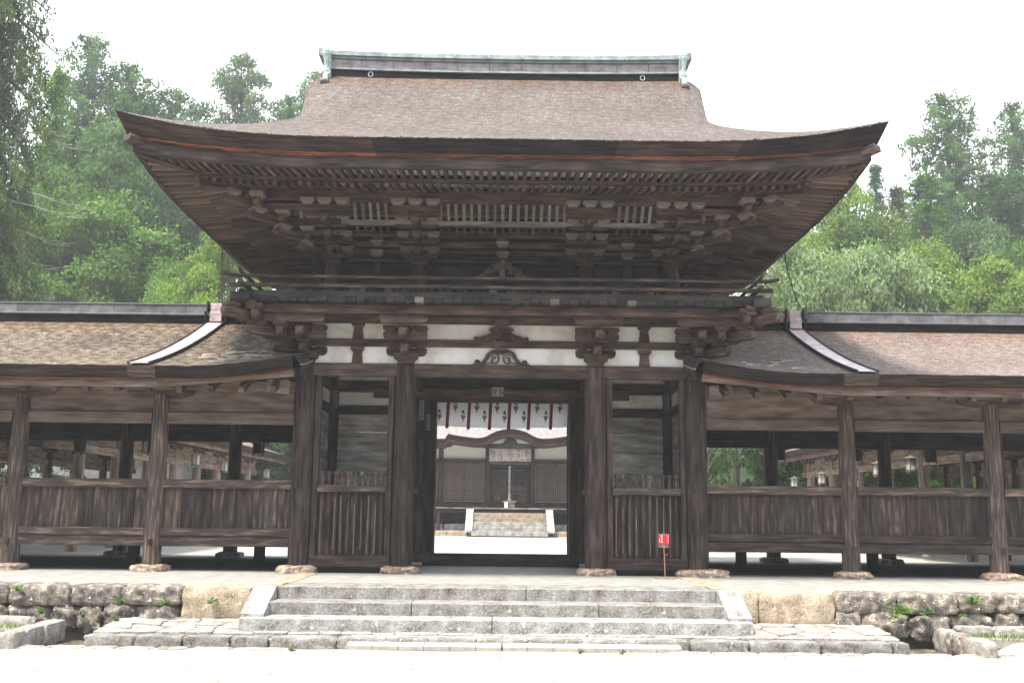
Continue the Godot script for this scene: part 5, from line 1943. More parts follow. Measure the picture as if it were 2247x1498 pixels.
# ---------------------------------------------------------------- the hall across the courtyard
func build_hall() -> void:
	var o := Vector3(0.32, 0, -26)
	var h := thing("worship_hall", "distant bark-roofed worship hall with curved gable and lattice windows behind the gate", "shrine hall", o)
	var fy := 1.0
	var xs := [-4.9, -2.8, -0.9, 0.9, 2.8, 4.9]
	for x in xs:
		var b := nb()
		b.box(Vector3(x, (fy + 3.75) / 2, 0), Vector3(0.19, 3.75 - fy, 0.19), 0.015)
		part("column", b, M.wood, h)
	timber("floor_beam", Vector3(-5.2, fy + 0.08, 0.1), Vector3(5.2, fy + 0.08, 0.1), 0.16, 0.16, M.wood, h)
	timber("head_beam", Vector3(-5.2, 2.84, 0.06), Vector3(5.2, 2.84, 0.06), 0.16, 0.15, M.wood, h)
	timber("eaves_beam", Vector3(-5.6, 3.6, 0.1), Vector3(5.6, 3.6, 0.1), 0.2, 0.17, M.wood_mid, h)
	for k in xs.size() - 1:
		var a: float = xs[k] + 0.095
		var c: float = xs[k + 1] - 0.095
		var mid := (a + c) / 2
		if k != 2:
			var p := MB.new()
			p.tone = Color.WHITE
			p.box(Vector3(mid, 3.21, -0.02), Vector3(c - a, 0.6, 0.05))
			part("plaster_panel", p, M.white, h)
			for e in [a, c]:
				var nz := nb()
				var s := 1.0 if e == a else -1.0
				nz.extrude(PackedVector2Array([V(0, 0), V(0.28, 0.05), V(0.42, 0.14), V(0.42, 0.2), V(0, 0.2)]), Vector3(e, 3.36, 0.08), Vector3(s, 0, 0), Vector3.UP, 0.1)
				part("bracket_nose", nz, M.wood_mid, h)
			# two lattice shutters with a dark room behind them
			for w in 2:
				var l0 := lerpf(a, c, w / 2.0) + 0.02
				var l1 := lerpf(a, c, (w + 1) / 2.0) - 0.02
				var m := nb(0.9, 1)
				var fr := 0.04
				m.box(Vector3((l0 + l1) / 2, fy + 0.24, 0.0), Vector3(l1 - l0, fr * 1.6, 0.06), 0.003)
				m.box(Vector3((l0 + l1) / 2, 2.72, 0.0), Vector3(l1 - l0, fr * 1.6, 0.06), 0.003)
				for e in [l0 + fr / 2, l1 - fr / 2]:
					m.box(Vector3(e, fy + 0.95, 0.0), Vector3(fr, 1.55, 0.06), 0.003)
				for i in 8:
					m.box(Vector3(lerpf(l0 + fr, l1 - fr, (i + 1) / 9.0), fy + 0.97, 0.0), Vector3(0.03, 1.5, 0.04), 0.002)
				for i in 17:
					m.box(Vector3((l0 + l1) / 2, lerpf(fy + 0.27, 2.69, (i + 1) / 18.0), 0.012), Vector3(l1 - l0, 0.03, 0.035), 0.002)
				part("lattice_shutter", m, M.wood_pale, h)
		else:
			timber("door_head", Vector3(a, 2.66, -0.02), Vector3(c, 2.66, -0.02), 0.1, 0.14, M.wood_black, h)
			var pt := MB.new()
			pt.box(Vector3(mid, 2.76, -0.03), Vector3(c - a, 0.06, 0.04))
			part("plaster_panel", pt, M.plaster, h)
			for s in [-1.0, 1.0]:
				timber("door_post", Vector3(mid + s * 0.74, fy + 0.16, -0.1), Vector3(mid + s * 0.74, 2.6, -0.1), 0.12, 0.1, M.wood_black, h, Vector3.BACK)
				var d := holder("door_leaf", h)
				var x0 = mid + s * 0.34
				for q in [[-0.32, 0.05, 1.42, 0.05], [0.32, 0.05, 1.42, 0.05]]:
					timber("stile", Vector3(x0 + q[0], fy + 0.18, -0.12), Vector3(x0 + q[0], 2.52, -0.12), 0.05, 0.05, M.wood_mid, d, Vector3.BACK)
				for y in [0.2, 0.58, 0.86, 1.5]:
					timber("cross_rail", Vector3(x0 - 0.3, fy + y, -0.12), Vector3(x0 + 0.3, fy + y, -0.12), 0.045, 0.045, M.wood_rail, d)
				for i in 2:
					for j in 2:
						block("door_panel", Vector3(x0 - 0.155 + 0.31 * i, fy + 0.39 + 0.33 * j - 0.01 * j, -0.14), Vector3(0.29, 0.3 - 0.06 * j, 0.02), M.wood_mid, d)
				block("screen", Vector3(x0, fy + 1.18, -0.14), Vector3(0.58, 0.6, 0.02), M.wood_black, d)
	# the back of the room, dark
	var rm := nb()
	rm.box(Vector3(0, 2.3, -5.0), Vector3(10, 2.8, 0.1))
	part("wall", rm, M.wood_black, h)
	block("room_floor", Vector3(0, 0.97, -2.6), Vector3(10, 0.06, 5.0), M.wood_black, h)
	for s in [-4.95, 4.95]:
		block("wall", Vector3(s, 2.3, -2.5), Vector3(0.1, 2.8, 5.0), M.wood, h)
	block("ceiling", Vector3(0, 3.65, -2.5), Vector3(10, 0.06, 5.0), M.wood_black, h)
	# veranda
	for i in 34:
		var x := lerpf(-6.3, 6.3, (i + 0.5) / 34)
		timber("veranda_board", Vector3(x, fy - 0.04, 0.0), Vector3(x, fy - 0.04, 1.15), 0.365, 0.06, M.wood_grey, h)
	for i in 40:
		var x := lerpf(-6.2, 6.2, i / 39.0)
		timber("base_slat", Vector3(x, 0.3, 0.3), Vector3(x, 0.92, 0.3), 0.12, 0.03, M.wood, h, Vector3.BACK)
	block("base_wall", Vector3(0, 0.45, 0.1), Vector3(12.4, 1.0, 0.06), M.wood_black, h)
	for x in [-5.0, -2.8, 2.8, 5.0]:
		timber("veranda_post", Vector3(x, 0.0, 1.0), Vector3(x, 0.92, 1.0), 0.14, 0.14, M.wood, h, Vector3.BACK)
	timber("veranda_beam", Vector3(-6.3, 0.84, 1.0), Vector3(6.3, 0.84, 1.0), 0.1, 0.1, M.wood, h)
	for i in 10:
		inst("base_stone", rock(Vector3(1.3, 0.5, 0.5), 70 + i, 0.05, 10.0), M.granite, h, Transform3D(Basis.IDENTITY, Vector3(-5.9 + 1.31 * i, 0.1, 0.5)))
	for i in 8:
		if absf(-5.6 + 1.6 * i) > 1.6:
			inst("base_stone", rock(Vector3(1.6, 0.22, 0.4), 170 + i, 0.05, 10.0), M.granite_tan, h, Transform3D(Basis.IDENTITY, Vector3(-5.6 + 1.6 * i, -0.02, 1.35)))
	# stone steps with pale cheeks
	var st := holder("steps", h)
	for i in 5:
		var ct: Array = [[-1.45, 1.45], [-1.4, -0.05, 0.5, 1.4], [-1.4, 0.0, 1.4], [-1.4, 0.1, 0.6, 1.4], [-1.4, -0.6, 0.62, 1.4]][i]
		for k in ct.size() - 1:
			var m := nb(0.75, 1)
			m.beam(Vector3(ct[k] + 0.004, 0.02 + 0.17 * i, 2.75 - 0.33 * i - 0.2), Vector3(ct[k + 1] - 0.004, 0.02 + 0.17 * i, 2.75 - 0.33 * i - 0.2), 0.45, 0.17, Vector3.UP, 0.01)
			part("step_stone", m, M.granite_tan if i > 2 else M.granite, st)
	for s in [-1.55, 1.55]:
		var m := nb(0.95, 1)
		m.extrude(PackedVector2Array([V(1.1, 0.93), V(1.25, 0.93), V(2.72, 0.14), V(2.72, 0.06), V(1.1, 0.06)]), Vector3(s - 0.14, 0, 0), Vector3(0, 0, 1), Vector3.UP, 0.28)
		part("cheek_stone", m, M.granite, st)
	# roof: one long slope, with the curved gable rising out of it above the door
	var rf := holder("roof", h)
	var arch := func(x: float) -> float:
		var a := absf(x)
		if a > 2.45:
			return -9.0
		return 3.66 + 0.38 * pow(cos(clampf(a / 1.35, 0, 1) * PI / 2), 1.5) * smoothstep(1.5, 0.6, a) * 1.0 + 0.16 * pow(maxf(0, a - 1.2) / 1.25, 1.6)
	var m := MB.new()
	m.tone = grey(0.95)
	var gr := []
	var uv := []
	for j in 33:
		var s := 8.0 * pow(j / 32.0, 1.4)
		var row := []
		var ur := []
		for i in 113:
			var x := lerpf(-7.2, 7.2, i / 112.0)
			var y := 3.62 + 0.36 * s + 0.02 * s * s + 0.3 * pow(maxf(0, absf(x) - 4.5) / 2.7, 2) * exp(-s)
			y = maxf(y, arch.call(x) + 0.02 * s)
			row.append(Vector3(x, y, 1.75 - s))
			ur.append(V(x * 0.83, s * 0.9))
		gr.append(row)
		uv.append(ur)
	m.sheet(gr, uv, 1.0)
	part("bark_slope", m, M.bark_hall, rf)
	for q in [[0.0, -0.2, 0.0, -0.1, M.bark_cut_brown], [-0.2, -0.235, -0.1, -0.13, M.bark_red], [-0.235, -0.34, -0.18, -0.2, M.wood_mid]]:
		var e := MB.new()
		e.tone = grey(0.85)
		var ge := [[], [], []]
		var ue := [[], [], []]
		for i in 113:
			var x := lerpf(-7.2, 7.2, i / 112.0)
			var y := maxf(3.62 + 0.3 * pow(maxf(0, absf(x) - 4.5) / 2.7, 2), arch.call(x))
			ge[0].append(Vector3(x, y + q[0], 1.75 + q[2]))
			ge[1].append(Vector3(x, y + q[1], 1.75 + q[3]))
			ge[2].append(Vector3(x, y + q[1], 1.75 + q[3] - 0.6))
			for k in 3:
				ue[k].append(V(x * 0.4, k * 0.2))
		e.sheet(ge, ue, -1.0)
		part("roof_edge", e, q[4], rf)
	# underside of the eaves
	var so := MB.new()
	var gs := [[], []]
	var us := [[], []]
	for i in 41:
		var x := lerpf(-7.0, 7.0, i / 40.0)
		gs[0].append(Vector3(x, maxf(3.62, arch.call(x) - 0.05) - 0.3, 1.55))
		gs[1].append(Vector3(x, 3.78, -0.3))
		us[0].append(V(x * 0.4, 0))
		us[1].append(V(x * 0.4, 1))
	so.sheet(gs, us, 1.0)
	part("soffit_board", so, M.wood_mid, rf)
	# plaster under the curved gable with a dark carved strut
	var ty := nb(0.95, 1)
	var tp := PackedVector2Array()
	for i in 21:
		var x := lerpf(-0.95, 0.95, i / 20.0)
		tp.append(V(x, 3.44 + 0.30 * sqrt(maxf(0, 1 - pow(x / 0.96, 2)))))
	ty.extrude(tp, Vector3(0, 0, 1.3), Vector3.RIGHT, Vector3.UP, 0.05)
	part("gable_plaster", ty, M.plaster, rf)
	var ks := nb()
	ks.extrude(PackedVector2Array([V(-0.5, 0), V(0.5, 0), V(0.42, 0.05), V(0.3, 0.06), V(0.2, 0.2), V(0.1, 0.25), V(-0.1, 0.25), V(-0.2, 0.2), V(-0.3, 0.06), V(-0.42, 0.05)]), Vector3(0, 3.44, 1.35), Vector3.RIGHT, Vector3.UP, 0.05)
	part("gable_strut", ks, M.wood_black, rf)
	timber("gable_beam", Vector3(-1.0, 3.38, 1.3), Vector3(1.0, 3.38, 1.3), 0.14, 0.13, M.wood_black, rf)
	# plaque with two carved characters
	var pq := thing("name_plaque", "wooden plaque with two large pale carved characters above the hall's door", "plaque", o + Vector3(0, 3.09, 0.3))
	var bd := nb(0.95, 1)
	bd.box(Vector3.ZERO, Vector3(1.72, 0.52, 0.05))
	part("board", bd, M.plaque, pq)
	var fr := nb(0.8, 1)
	for q in [[-0.88, 0, 0.06, 0.62], [0.88, 0, 0.06, 0.62], [0, 0.29, 1.82, 0.05], [0, -0.29, 1.82, 0.05]]:
		fr.box(Vector3(q[0], q[1], 0.01), Vector3(q[2], q[3], 0.08))
	part("frame", fr, M.wood_mid, pq)
	var ch := MB.new()
	ch.tone = Color.WHITE
	stroke(ch, Vector3(-0.62, 0.21, 0.03), Vector3.RIGHT, Vector3.UP, V(0.56, 0.43), [[V(.18, .03), V(.26, .1)], [V(.02, .2), V(.4, .17)], [V(.07, .34), V(.35, .32)], [V(.07, .47), V(.35, .45)], [V(.08, .62), V(.36, .62), V(.34, .92), V(.1, .92), V(.08, .62)], [V(.46, .1), V(1, .1)], [V(.6, .0), V(.6, .18)], [V(.84, .0), V(.84, .18)], [V(.6, .2), V(.48, .36)], [V(.56, .3), V(.56, .68)], [V(.56, .3), V(.97, .3)], [V(.56, .42), V(.93, .42)], [V(.56, .54), V(.93, .54)], [V(.56, .66), V(.98, .66)], [V(.75, .2), V(.75, .66)], [V(.52, .77), V(.9, .77), V(.5, 1)], [V(.58, .8), V(1.02, 1)]], 0.03, 0.02)
	stroke(ch, Vector3(0.06, 0.21, 0.03), Vector3.RIGHT, Vector3.UP, V(0.58, 0.43), [[V(.25, .02), V(.0, .34)], [V(.25, .02), V(.47, .26)], [V(.12, .36), V(.38, .36)], [V(.08, .53), V(.42, .53)], [V(.25, .36), V(.25, .9)], [V(.1, .64), V(.16, .8)], [V(.4, .62), V(.34, .78)], [V(.02, .95), V(.48, .88)], [V(.74, .0), V(.74, .24)], [V(.56, .12), V(.94, .12)], [V(.6, .26), V(.9, .26), V(.9, .72), V(.6, .72), V(.6, .26)], [V(.6, .4), V(.9, .4)], [V(.6, .56), V(.9, .56)], [V(.48, .8), V(1.05, .78)], [V(.64, .82), V(.5, 1)], [V(.84, .82), V(1, 1)]], 0.03, 0.02)
	stroke(ch, Vector3(-0.8, 0.05, 0.03), Vector3.RIGHT, Vector3.UP, V(0.05, 0.22), [[V(0.5, 0), V(0.5, 0.4)], [V(0, 0.2), V(1, 0.2)], [V(0, 0.6), V(1, 0.6)], [V(0.5, 0.55), V(0.5, 1)]], 0.016, 0.01)
	stroke(ch, Vector3(0.74, 0.21, 0.03), Vector3.RIGHT, Vector3.UP, V(0.05, 0.32), [[V(0, 0.1), V(1, 0.1)], [V(0.5, 0), V(0.5, 1)], [V(0, 0.4), V(1, 0.4)], [V(0.1, 0.7), V(0.9, 0.65)]], 0.013, 0.01)
	part("characters", ch, M.white, pq)
	# bell rope, offering box and a white post in front of the door
	var rp := thing("bell_rope", "thick pale twisted bell rope hanging before the hall door", "rope", o + Vector3(-0.02, 0, 0.7))
	var b1 := nb(0.95, 1)
	var pts := []
	var rr := []
	for i in 41:
		pts.append(Vector3(0.012 * sin(i * 1.6), 2.62 - 1.12 * i / 40.0, 0.012 * cos(i * 1.6)))
		rr.append(0.04 + 0.008 * sin(i * 2.4))
	b1.tube(pts, rr, 7)
	part("twisted_rope", b1, M.paper, rp)
	var b2 := nb(0.95, 1)
	b2.lathe(Vector3(0, 1.22, 0), [V(0, 0), V(0.085, 0), V(0.075, 0.1), V(0.05, 0.14), V(0.05, 0.28), V(0, 0.3)], 10)
	part("rope_handle", b2, M.paper, rp)
	var bx := thing("offering_box", "weathered grey wooden offering box below the bell rope", "offering box", o + Vector3(-0.02, 1.0, 0.75))
	block("base", Vector3(0, 0.1, 0), Vector3(0.42, 0.2, 0.4), M.wood_grey, bx)
	block("rim", Vector3(0, 0.23, 0), Vector3(0.56, 0.06, 0.5), M.wood_grey, bx)
	for i in 6:
		block("slat", Vector3(-0.2 + 0.08 * i, 0.27, 0), Vector3(0.03, 0.03, 0.46), M.wood, bx)
	var wp := nb(1, 1)
	wp.box(o + Vector3(-0.14, 1.08, 1.02), Vector3(0.13, 0.24, 0.1), 0.01)
	var wo := part("white_box", wp, M.white, self)
	tag(wo, "plain white box on the veranda edge before the offering box", "box")
	# white-walled storehouse beyond the left gallery
	var sh := thing("white_storehouse", "white-walled building with grey tiled roof beyond the left gallery", "building", Vector3(-16.2, 0.1, -25))
	sh.scale = Vector3(0.95, 1.3, 0.9)
	for q in [[0.0, 0.9, 7.5, 1.9, M.plaster], [0.0, -0.05, 7.6, 0.5, M.wood_black]]:
		block("wall", Vector3(q[0], q[1] + 0.3, 0), Vector3(q[2], q[3], 4), q[4], sh)
	for x in [-3.6, -1.8, 0.0, 1.8, 3.6]:
		block("wall_post", Vector3(x, 1.0, 2.03), Vector3(0.14, 2.1, 0.1), M.wood, sh)
	var tr := nb(0.9, 1)
	tr.extrude(PackedVector2Array([V(-2.8, 2.2), V(2.8, 2.2), V(0, 3.6)]), Vector3(4.2, 0, 0), Vector3(0, 0, -1), Vector3.UP, 8.4)
	part("roof", tr, M.roof_tile, sh)
	for i in 34:
		var rb := nb(0.8, 1)
		var x := lerpf(-4.1, 4.1, i / 33.0)
		rb.cyl(Vector3(x, 2.25, 2.86), Vector3(x, 3.66, 0.05), 0.075, 0.075, 6)
		part("roof_tile", rb, M.roof_tile, sh)


# ---------------------------------------------------------------- trees and plants
func leaf(m: MB, c: Vector3, dir: Vector3, nrm: Vector3, l: float, w: float, col: Color, outw: Vector3) -> void:
	m.tone = col
	var s := dir.cross(nrm).normalized() * w * 0.5
	var a := c - dir * l * 0.5
	var b := c + dir * l * 0.5
	var q := c - dir * l * 0.06
	var nn := s.cross(dir).normalized()
	if nn.dot(outw) < 0:
		nn = -nn
		s = -s
	nn = (nn + outw * 0.35).normalized()
	m.stri(a, q + s, b, nn, nn, nn, Vector2.ZERO, Vector2.ZERO, Vector2.ZERO)
	m.stri(a, b, q - s, nn, nn, nn, Vector2.ZERO, Vector2.ZERO, Vector2.ZERO)


func rnd_dir() -> Vector3:
	var z := rng.randf_range(-1, 1)
	var a := rng.randf() * TAU
	var r := sqrt(1 - z * z)
	return Vector3(r * cos(a), z, r * sin(a))


# a broad-leaved crown about 10 m tall in all; returns [crown, trunk]
func broadleaf(sd: int, n_blob: int, per: int, ls: float, rx: float, ry: float, droop: float, open_ := 0.55) -> Array:
	rng.seed = sd
	var m := MB.new()
	var tr := nb(0.8, 1)
	tr.sv = 0.8
	var cy := 9.7 - ry
	tr.tube([Vector3.ZERO, Vector3(0.1, 2.0, 0.05), Vector3(-0.05, cy, 0.1), Vector3(0.1, cy + ry * 0.6, 0)], [0.26, 0.2, 0.13, 0.05], 9)
	for b in n_blob:
		var d := rnd_dir()
		d.y = d.y * 0.95 + 0.08
		if b < 10:
			d = Vector3((0.12 + 0.07 * b) * sin(b * 2.4), 1.02 - 0.055 * b, (0.12 + 0.07 * b) * cos(b * 2.4))
		var rr := rng.randf_range(open_, 1.0) if b > 9 else 0.9
		var c := Vector3(d.x * rx, d.y * ry, d.z * rx) * rr + Vector3(0, cy, 0)
		var br := rng.randf_range(0.62, 1.15) * rx / 3.2
		var k := rng.randf_range(0.5, 1.0)
		if b % 3 == 0:
			var st := Vector3(0.0, clampf(c.y - rng.randf_range(1.2, 3.0), 1.6, cy + ry * 0.5), 0.05)
			tr.tube([st, st.lerp(c, 0.5) + Vector3(0, 0.25, 0), c], [0.075, 0.05, 0.015], 5)
		for i in per:
			var q := rnd_dir()
			q.y = absf(q.y) * 1.0 - 0.35 if rng.randf() < 0.75 else q.y
			var p := c + Vector3(q.x, q.y * 0.72, q.z) * br * pow(rng.randf(), 0.35)
			var outw := (q + Vector3.UP * 0.5).normalized()
			var dir := (rnd_dir() + q * 0.5 + Vector3.DOWN * droop).normalized()
			var nrm := (rnd_dir() * 0.8 + outw).normalized()
			var v := clampf(k * rng.randf_range(0.7, 1.12), 0, 1)
			leaf(m, p, dir, nrm, ls * rng.randf_range(0.7, 1.3), ls * rng.randf_range(0.4, 0.62), Color(clampf(v * rng.randf_range(0.88, 1.1), 0, 1), v, v * rng.randf_range(0.7, 1.0)), outw)
	return [m.mesh(), tr.mesh()]


# a conifer 10 m tall: whorls of drooping boughs that carry fans of needles
func conifer(sd: int, levels: int, rmax: float, ls: float, bare: float, droop: float, shape := 0.75, per := 18, fat := 1.0) -> Array:
	rng.seed = sd
	var m := MB.new()
	var tr := nb(0.8, 1)
	tr.sv = 0.8
	tr.tube([Vector3.ZERO, Vector3(0.03, 4, 0), Vector3(0, 9.8, 0)], [0.24, 0.16, 0.02], 9)
	for lv in levels:
		var t := (lv + rng.randf() * 0.6) / levels
		var y := lerpf(10.0 * bare, 9.75, t)
		var n := 5 + int(3.0 * (1.0 - t))
		for bq in n:
			var a := TAU * bq / n + rng.randf_range(-0.4, 0.4) + lv * 1.1
			var l := rmax * pow(1.0 - t * 0.97, shape) * rng.randf_range(0.6, 1.12) * minf(1.0, 0.55 + t * 3.0)
			if rng.randf() < 0.06:
				continue
			var d := Vector3(cos(a), 0, sin(a))
			var k := rng.randf_range(0.5, 1.0)
			var tip := Vector3(0, y, 0) + d * l + Vector3.UP * (-droop * l + 0.1)
			if lv % 3 == 0:
				tr.tube([Vector3(0, y - 0.1, 0), tip], [0.04, 0.008], 4)
			var cl := maxi(3, int(l / 0.2))
			for i in cl:
				var s := (i + 0.6) / cl
				var p := Vector3(0, y, 0).lerp(tip, s) + Vector3.UP * (0.14 * sin(s * PI)) + rnd_dir() * 0.1
				for q in per:
					var dir := (d * 0.7 + rnd_dir() * 1.0 + Vector3.DOWN * droop * 0.7).normalized()
					var v := clampf(k * rng.randf_range(0.68, 1.12), 0, 1)
					var outw := (d * 0.6 + Vector3.UP * 0.7).normalized()
					leaf(m, p + dir * ls * 0.5 + rnd_dir() * 0.13, dir, (Vector3.UP + rnd_dir() * 0.7).normalized(), ls * rng.randf_range(0.7, 1.4), ls * fat * rng.randf_range(0.22, 0.4), Color(clampf(v * rng.randf_range(0.85, 1.08), 0, 1), v, v * rng.randf_range(0.75, 1.0)), outw)
	return [m.mesh(), tr.mesh()]


func tree(called: String, meshes: Array, tint: String, bark: String, at: Vector3, h: float, wide: float, turn: float, label: String, group: String) -> Node3D:
	var t := thing(called, label, "tree", at, turn, group)
	var s := Vector3(h / 10.0 * wide, h / 10.0, h / 10.0 * wide)
	inst("trunk", meshes[1], M[bark], t, Transform3D(Basis.from_scale(s), Vector3.ZERO))
	inst("crown", meshes[0], M[tint], t, Transform3D(Basis.from_scale(s), Vector3.ZERO))
	return t


func build_trees() -> void:
	var ba := broadleaf(101, 64, 420, 0.16, 3.3, 3.9, 0.15)
	var bb := broadleaf(102, 76, 400, 0.16, 3.6, 3.6, 0.1)
	var bc := broadleaf(103, 60, 420, 0.19, 3.9, 3.8, 0.75)
	var bd := broadleaf(106, 54, 380, 0.15, 3.0, 4.4, 0.1, 0.4)
	var ca := conifer(104, 32, 2.6, 0.2, 0.1, 0.25)
	var cb := conifer(105, 28, 3.4, 0.21, 0.12, 0.12, 0.5, 22)
	var cc := conifer(107, 36, 2.1, 0.17, 0.06, 0.35, 0.8)
	# kind, tint, x, z, height, width, label
	var left := [
		["conifer_tree", cc, "leaf_bright", -22.6, 3.5, -33.0, 19.6, 0.71, "pointed bright green cypress rising behind the left gallery"],
		["conifer_tree", cb, "leaf_blue", -26.7, 11.6, -46.0, 19.4, 0.81, "tall ragged dark green tree, highest left of the roof's left tip"],
		["conifer_tree", cb, "leaf_mid", -24.8, 12.8, -48.0, 17.0, 1.10, "dense tree just behind the roof's left tip"],
		["conifer_tree", cb, "leaf_blue", -22.5, 14.1, -50.0, 14.8, 1.04, "grey-green tree between the left roof tip and the round-topped tree"],
		["broadleaf_tree", bd, "leaf_blue", -17.4, 12.8, -48.0, 18.3, 0.70, "tall airy round-topped tree above the roof's left slope"],
		["broadleaf_tree", bd, "leaf_blue", -13.7, 15.3, -54.0, 17.4, 0.58, "small treetop peeping out beside the ridge's left end"],
		["conifer_tree", cb, "leaf_mid", -15.1, 15.3, -52.0, 14.2, 0.84, "green treetop right of the round-topped tree, low above the roof"],
		["broadleaf_tree", ba, "leaf_mid", -19.1, 2.9, -32.0, 17.0, 0.63, "broad mid-green tree below the pointed cypress"],
		["broadleaf_tree", bb, "leaf_bright", -18.7, 1.7, -30.0, 13.7, 0.89, "bright green leafy tree filling the gap above the left gallery"],
		["broadleaf_tree", bb, "leaf_mid", -22.6, 2.3, -31.0, 12.7, 0.83, "shaded green tree at the left, half hidden by the drooping cedar"],
		["conifer_tree", ca, "leaf_dark", -16.9, 4.8, -35.0, 14.9, 0.90, "dark green conifer under the left eaves tip"],
		["conifer_tree", ca, "leaf_dark", -20.0, 6.6, -38.0, 16.4, 0.87, "dark conifer behind the bright leafy tree"],
		["broadleaf_tree", bb, "leaf_bright", -14.3, 0.4, -28.0, 11.3, 0.60, "low bright bushy tree just above the left gallery's ridge"],
		["broadleaf_tree", ba, "leaf_yellow", -11.5, -0.2, -25.0, 12.8, 0.58, "yellow-green small-leaved tree beside the balcony's left corner"],
		["broadleaf_tree", bb, "leaf_dark", -14.5, 2.3, -31.0, 13.5, 0.58, "dark leafy tree behind the yellow-green tree at the balcony"],
		["conifer_tree", cb, "leaf_dark", -25.0, 7.9, -40.0, 14.4, 1.28, "dark wide conifer filling the left wood"],
	]
	var right := [
		["conifer_tree", cb, "leaf_blue", 26.3, 9.1, -42.0, 17.0, 0.93, "tall irregular grey-green conifer, highest right of the roof"],
		["conifer_tree", cb, "leaf_blue", 31.5, 10.3, -44.0, 16.1, 0.87, "tall conifer at the right edge of the picture"],
		["conifer_tree", cc, "leaf_dark", 21.1, 7.9, -40.0, 13.0, 0.84, "slim dark conifer right beside the roof's right tip"],
		["conifer_tree", cc, "leaf_brown", 20.7, 5.4, -36.0, 12.9, 0.97, "brownish dark conifer behind the yellow-green tree"],
		["broadleaf_tree", ba, "leaf_yellow", 15.8, 1.7, -30.0, 15.2, 0.58, "tall yellow-green tree under the right eaves tip"],
		["broadleaf_tree", bb, "leaf_mid", 16.0, 1.0, -29.0, 13.5, 0.58, "mid-green tree between the yellow-green tree and the pale one"],
		["broadleaf_tree", bc, "leaf_pale", 10.6, -0.2, -21.0, 11.4, 0.63, "silvery pale drooping tree right of the balcony"],
		["broadleaf_tree", bc, "leaf_pale", 13.8, -0.2, -22.5, 11.5, 0.65, "silvery pale drooping tree, farther from the balcony"],
		["broadleaf_tree", bb, "leaf_yellow", 16.8, -0.2, -23.5, 11.8, 0.70, "yellow-green maple above the right gallery's ridge"],
		["broadleaf_tree", ba, "leaf_yellow", 18.9, -0.2, -22.5, 11.2, 0.72, "bright yellow-green maple near the right edge"],
		["broadleaf_tree", bb, "leaf_blue", 20.5, 0.4, -28.0, 13.5, 0.64, "grey-green rounded tree above the yellow-green maples"],
		["conifer_tree", cb, "leaf_dark", 26.1, 5.4, -36.0, 13.6, 1.26, "dark conifer mass low at the right edge"],
		["conifer_tree", ca, "leaf_mid", 21.3, 4.1, -34.0, 14.0, 1.20, "mid-green conifer below the tallest right tree"],
		["broadleaf_tree", bb, "leaf_bright", 22.1, -0.2, -26.0, 12.7, 0.58, "bright green tree cut by the right edge of the picture"],
		["broadleaf_tree", ba, "leaf_yellow", 13.5, 0.4, -28.0, 13.3, 0.58, "small yellow-green treetop under the right eaves, behind the pale tree"],
	]
	for q in left:
		tree(q[0], q[1], q[2], "trunk", Vector3(q[3], q[4], q[5]), q[6], q[7], q[3] * 1.7 + q[5], q[8], "trees left of the gate")
	for q in right:
		tree(q[0], q[1], q[2], "trunk", Vector3(q[3], q[4], q[5]), q[6], q[7], q[3] * 1.7 + q[5], q[8], "trees right of the gate")
	# the wood on the other side of the forecourt, behind the camera
	var mm := MultiMesh.new()
	mm.transform_format = MultiMesh.TRANSFORM_3D
	mm.mesh = bb[0]
	mm.instance_count = 44
	rng.seed = 31
	for i in 44:
		var a := lerpf(-1.25, 1.25, (i % 22) / 21.0)
		var r := rng.randf_range(24.0, 30.0) + (9.0 if i >= 22 else 0.0)
		var sc := rng.randf_range(1.3, 1.9)
		mm.set_instance_transform(i, Transform3D(Basis(Vector3.UP, rng.randf() * TAU).scaled(Vector3(sc * 0.9, sc, sc * 0.9)), Vector3(sin(a) * r * 1.25, -0.6 - 1.6 * sc, 9.0 + cos(a) * r)))
	var fw := MultiMeshInstance3D.new()
	fw.name = "distant_wood"
	fw.multimesh = mm
	fw.material_override = M.leaf_mid
	add_child(fw)
	fw.set_meta("kind", "stuff")
	fw.set_meta("label", "wood on the far side of the forecourt")
	# the near cedar at the left edge with bare lower branches
	var nc := conifer(108, 52, 2.7, 0.085, 0.12, 0.5, 0.4, 64, 1.5)
	var t := tree("cedar_tree", nc, "leaf_cedar", "trunk", Vector3(-16.7, -0.2, -16.0), 23.0, 0.46, 0.4, "drooping cedar at the left edge with bare grey branches", "")
	var br := MB.new()
	br.tone = Color.WHITE
	for q in [[13.4, 2.6, -0.3], [12.9, 3.0, -0.1], [10.9, 3.4, -0.15], [10.4, 3.1, 0.1], [9.6, 2.7, -0.2], [7.6, 2.4, 0.1], [8.7, 2.5, -0.1]]:
		var a: float = q[2]
		var l: float = q[1]
		var d := Vector3(cos(a), 0, sin(a))
		br.tube([Vector3(0, q[0] + 0.5, 0), d * l * 0.5 + Vector3.UP * (q[0] + 0.25), d * l * 0.8 + Vector3.UP * q[0], d * l + Vector3.UP * (q[0] + 0.03)], [0.03, 0.022, 0.014, 0.006], 5)
		for k in 3:
			var p = d * l * (0.6 + 0.12 * k) + Vector3.UP * (q[0] + 0.15 - 0.05 * k)
			br.tube([p, p + d.rotated(Vector3.UP, 0.5 - 0.4 * k) * 0.45 + Vector3.UP * 0.04], [0.01, 0.004], 4)
	part("bare_branch", br, M.twig, t)
	# a bough that hangs into the top left corner, from a tree outside the picture
	rng.seed = 77
	var bo := thing("overhanging_bough", "dark conifer bough hanging into the top left corner", "branch", Vector3(-7.1, 8.35, 1.0))
	var bm := MB.new()
	var bt := nb()
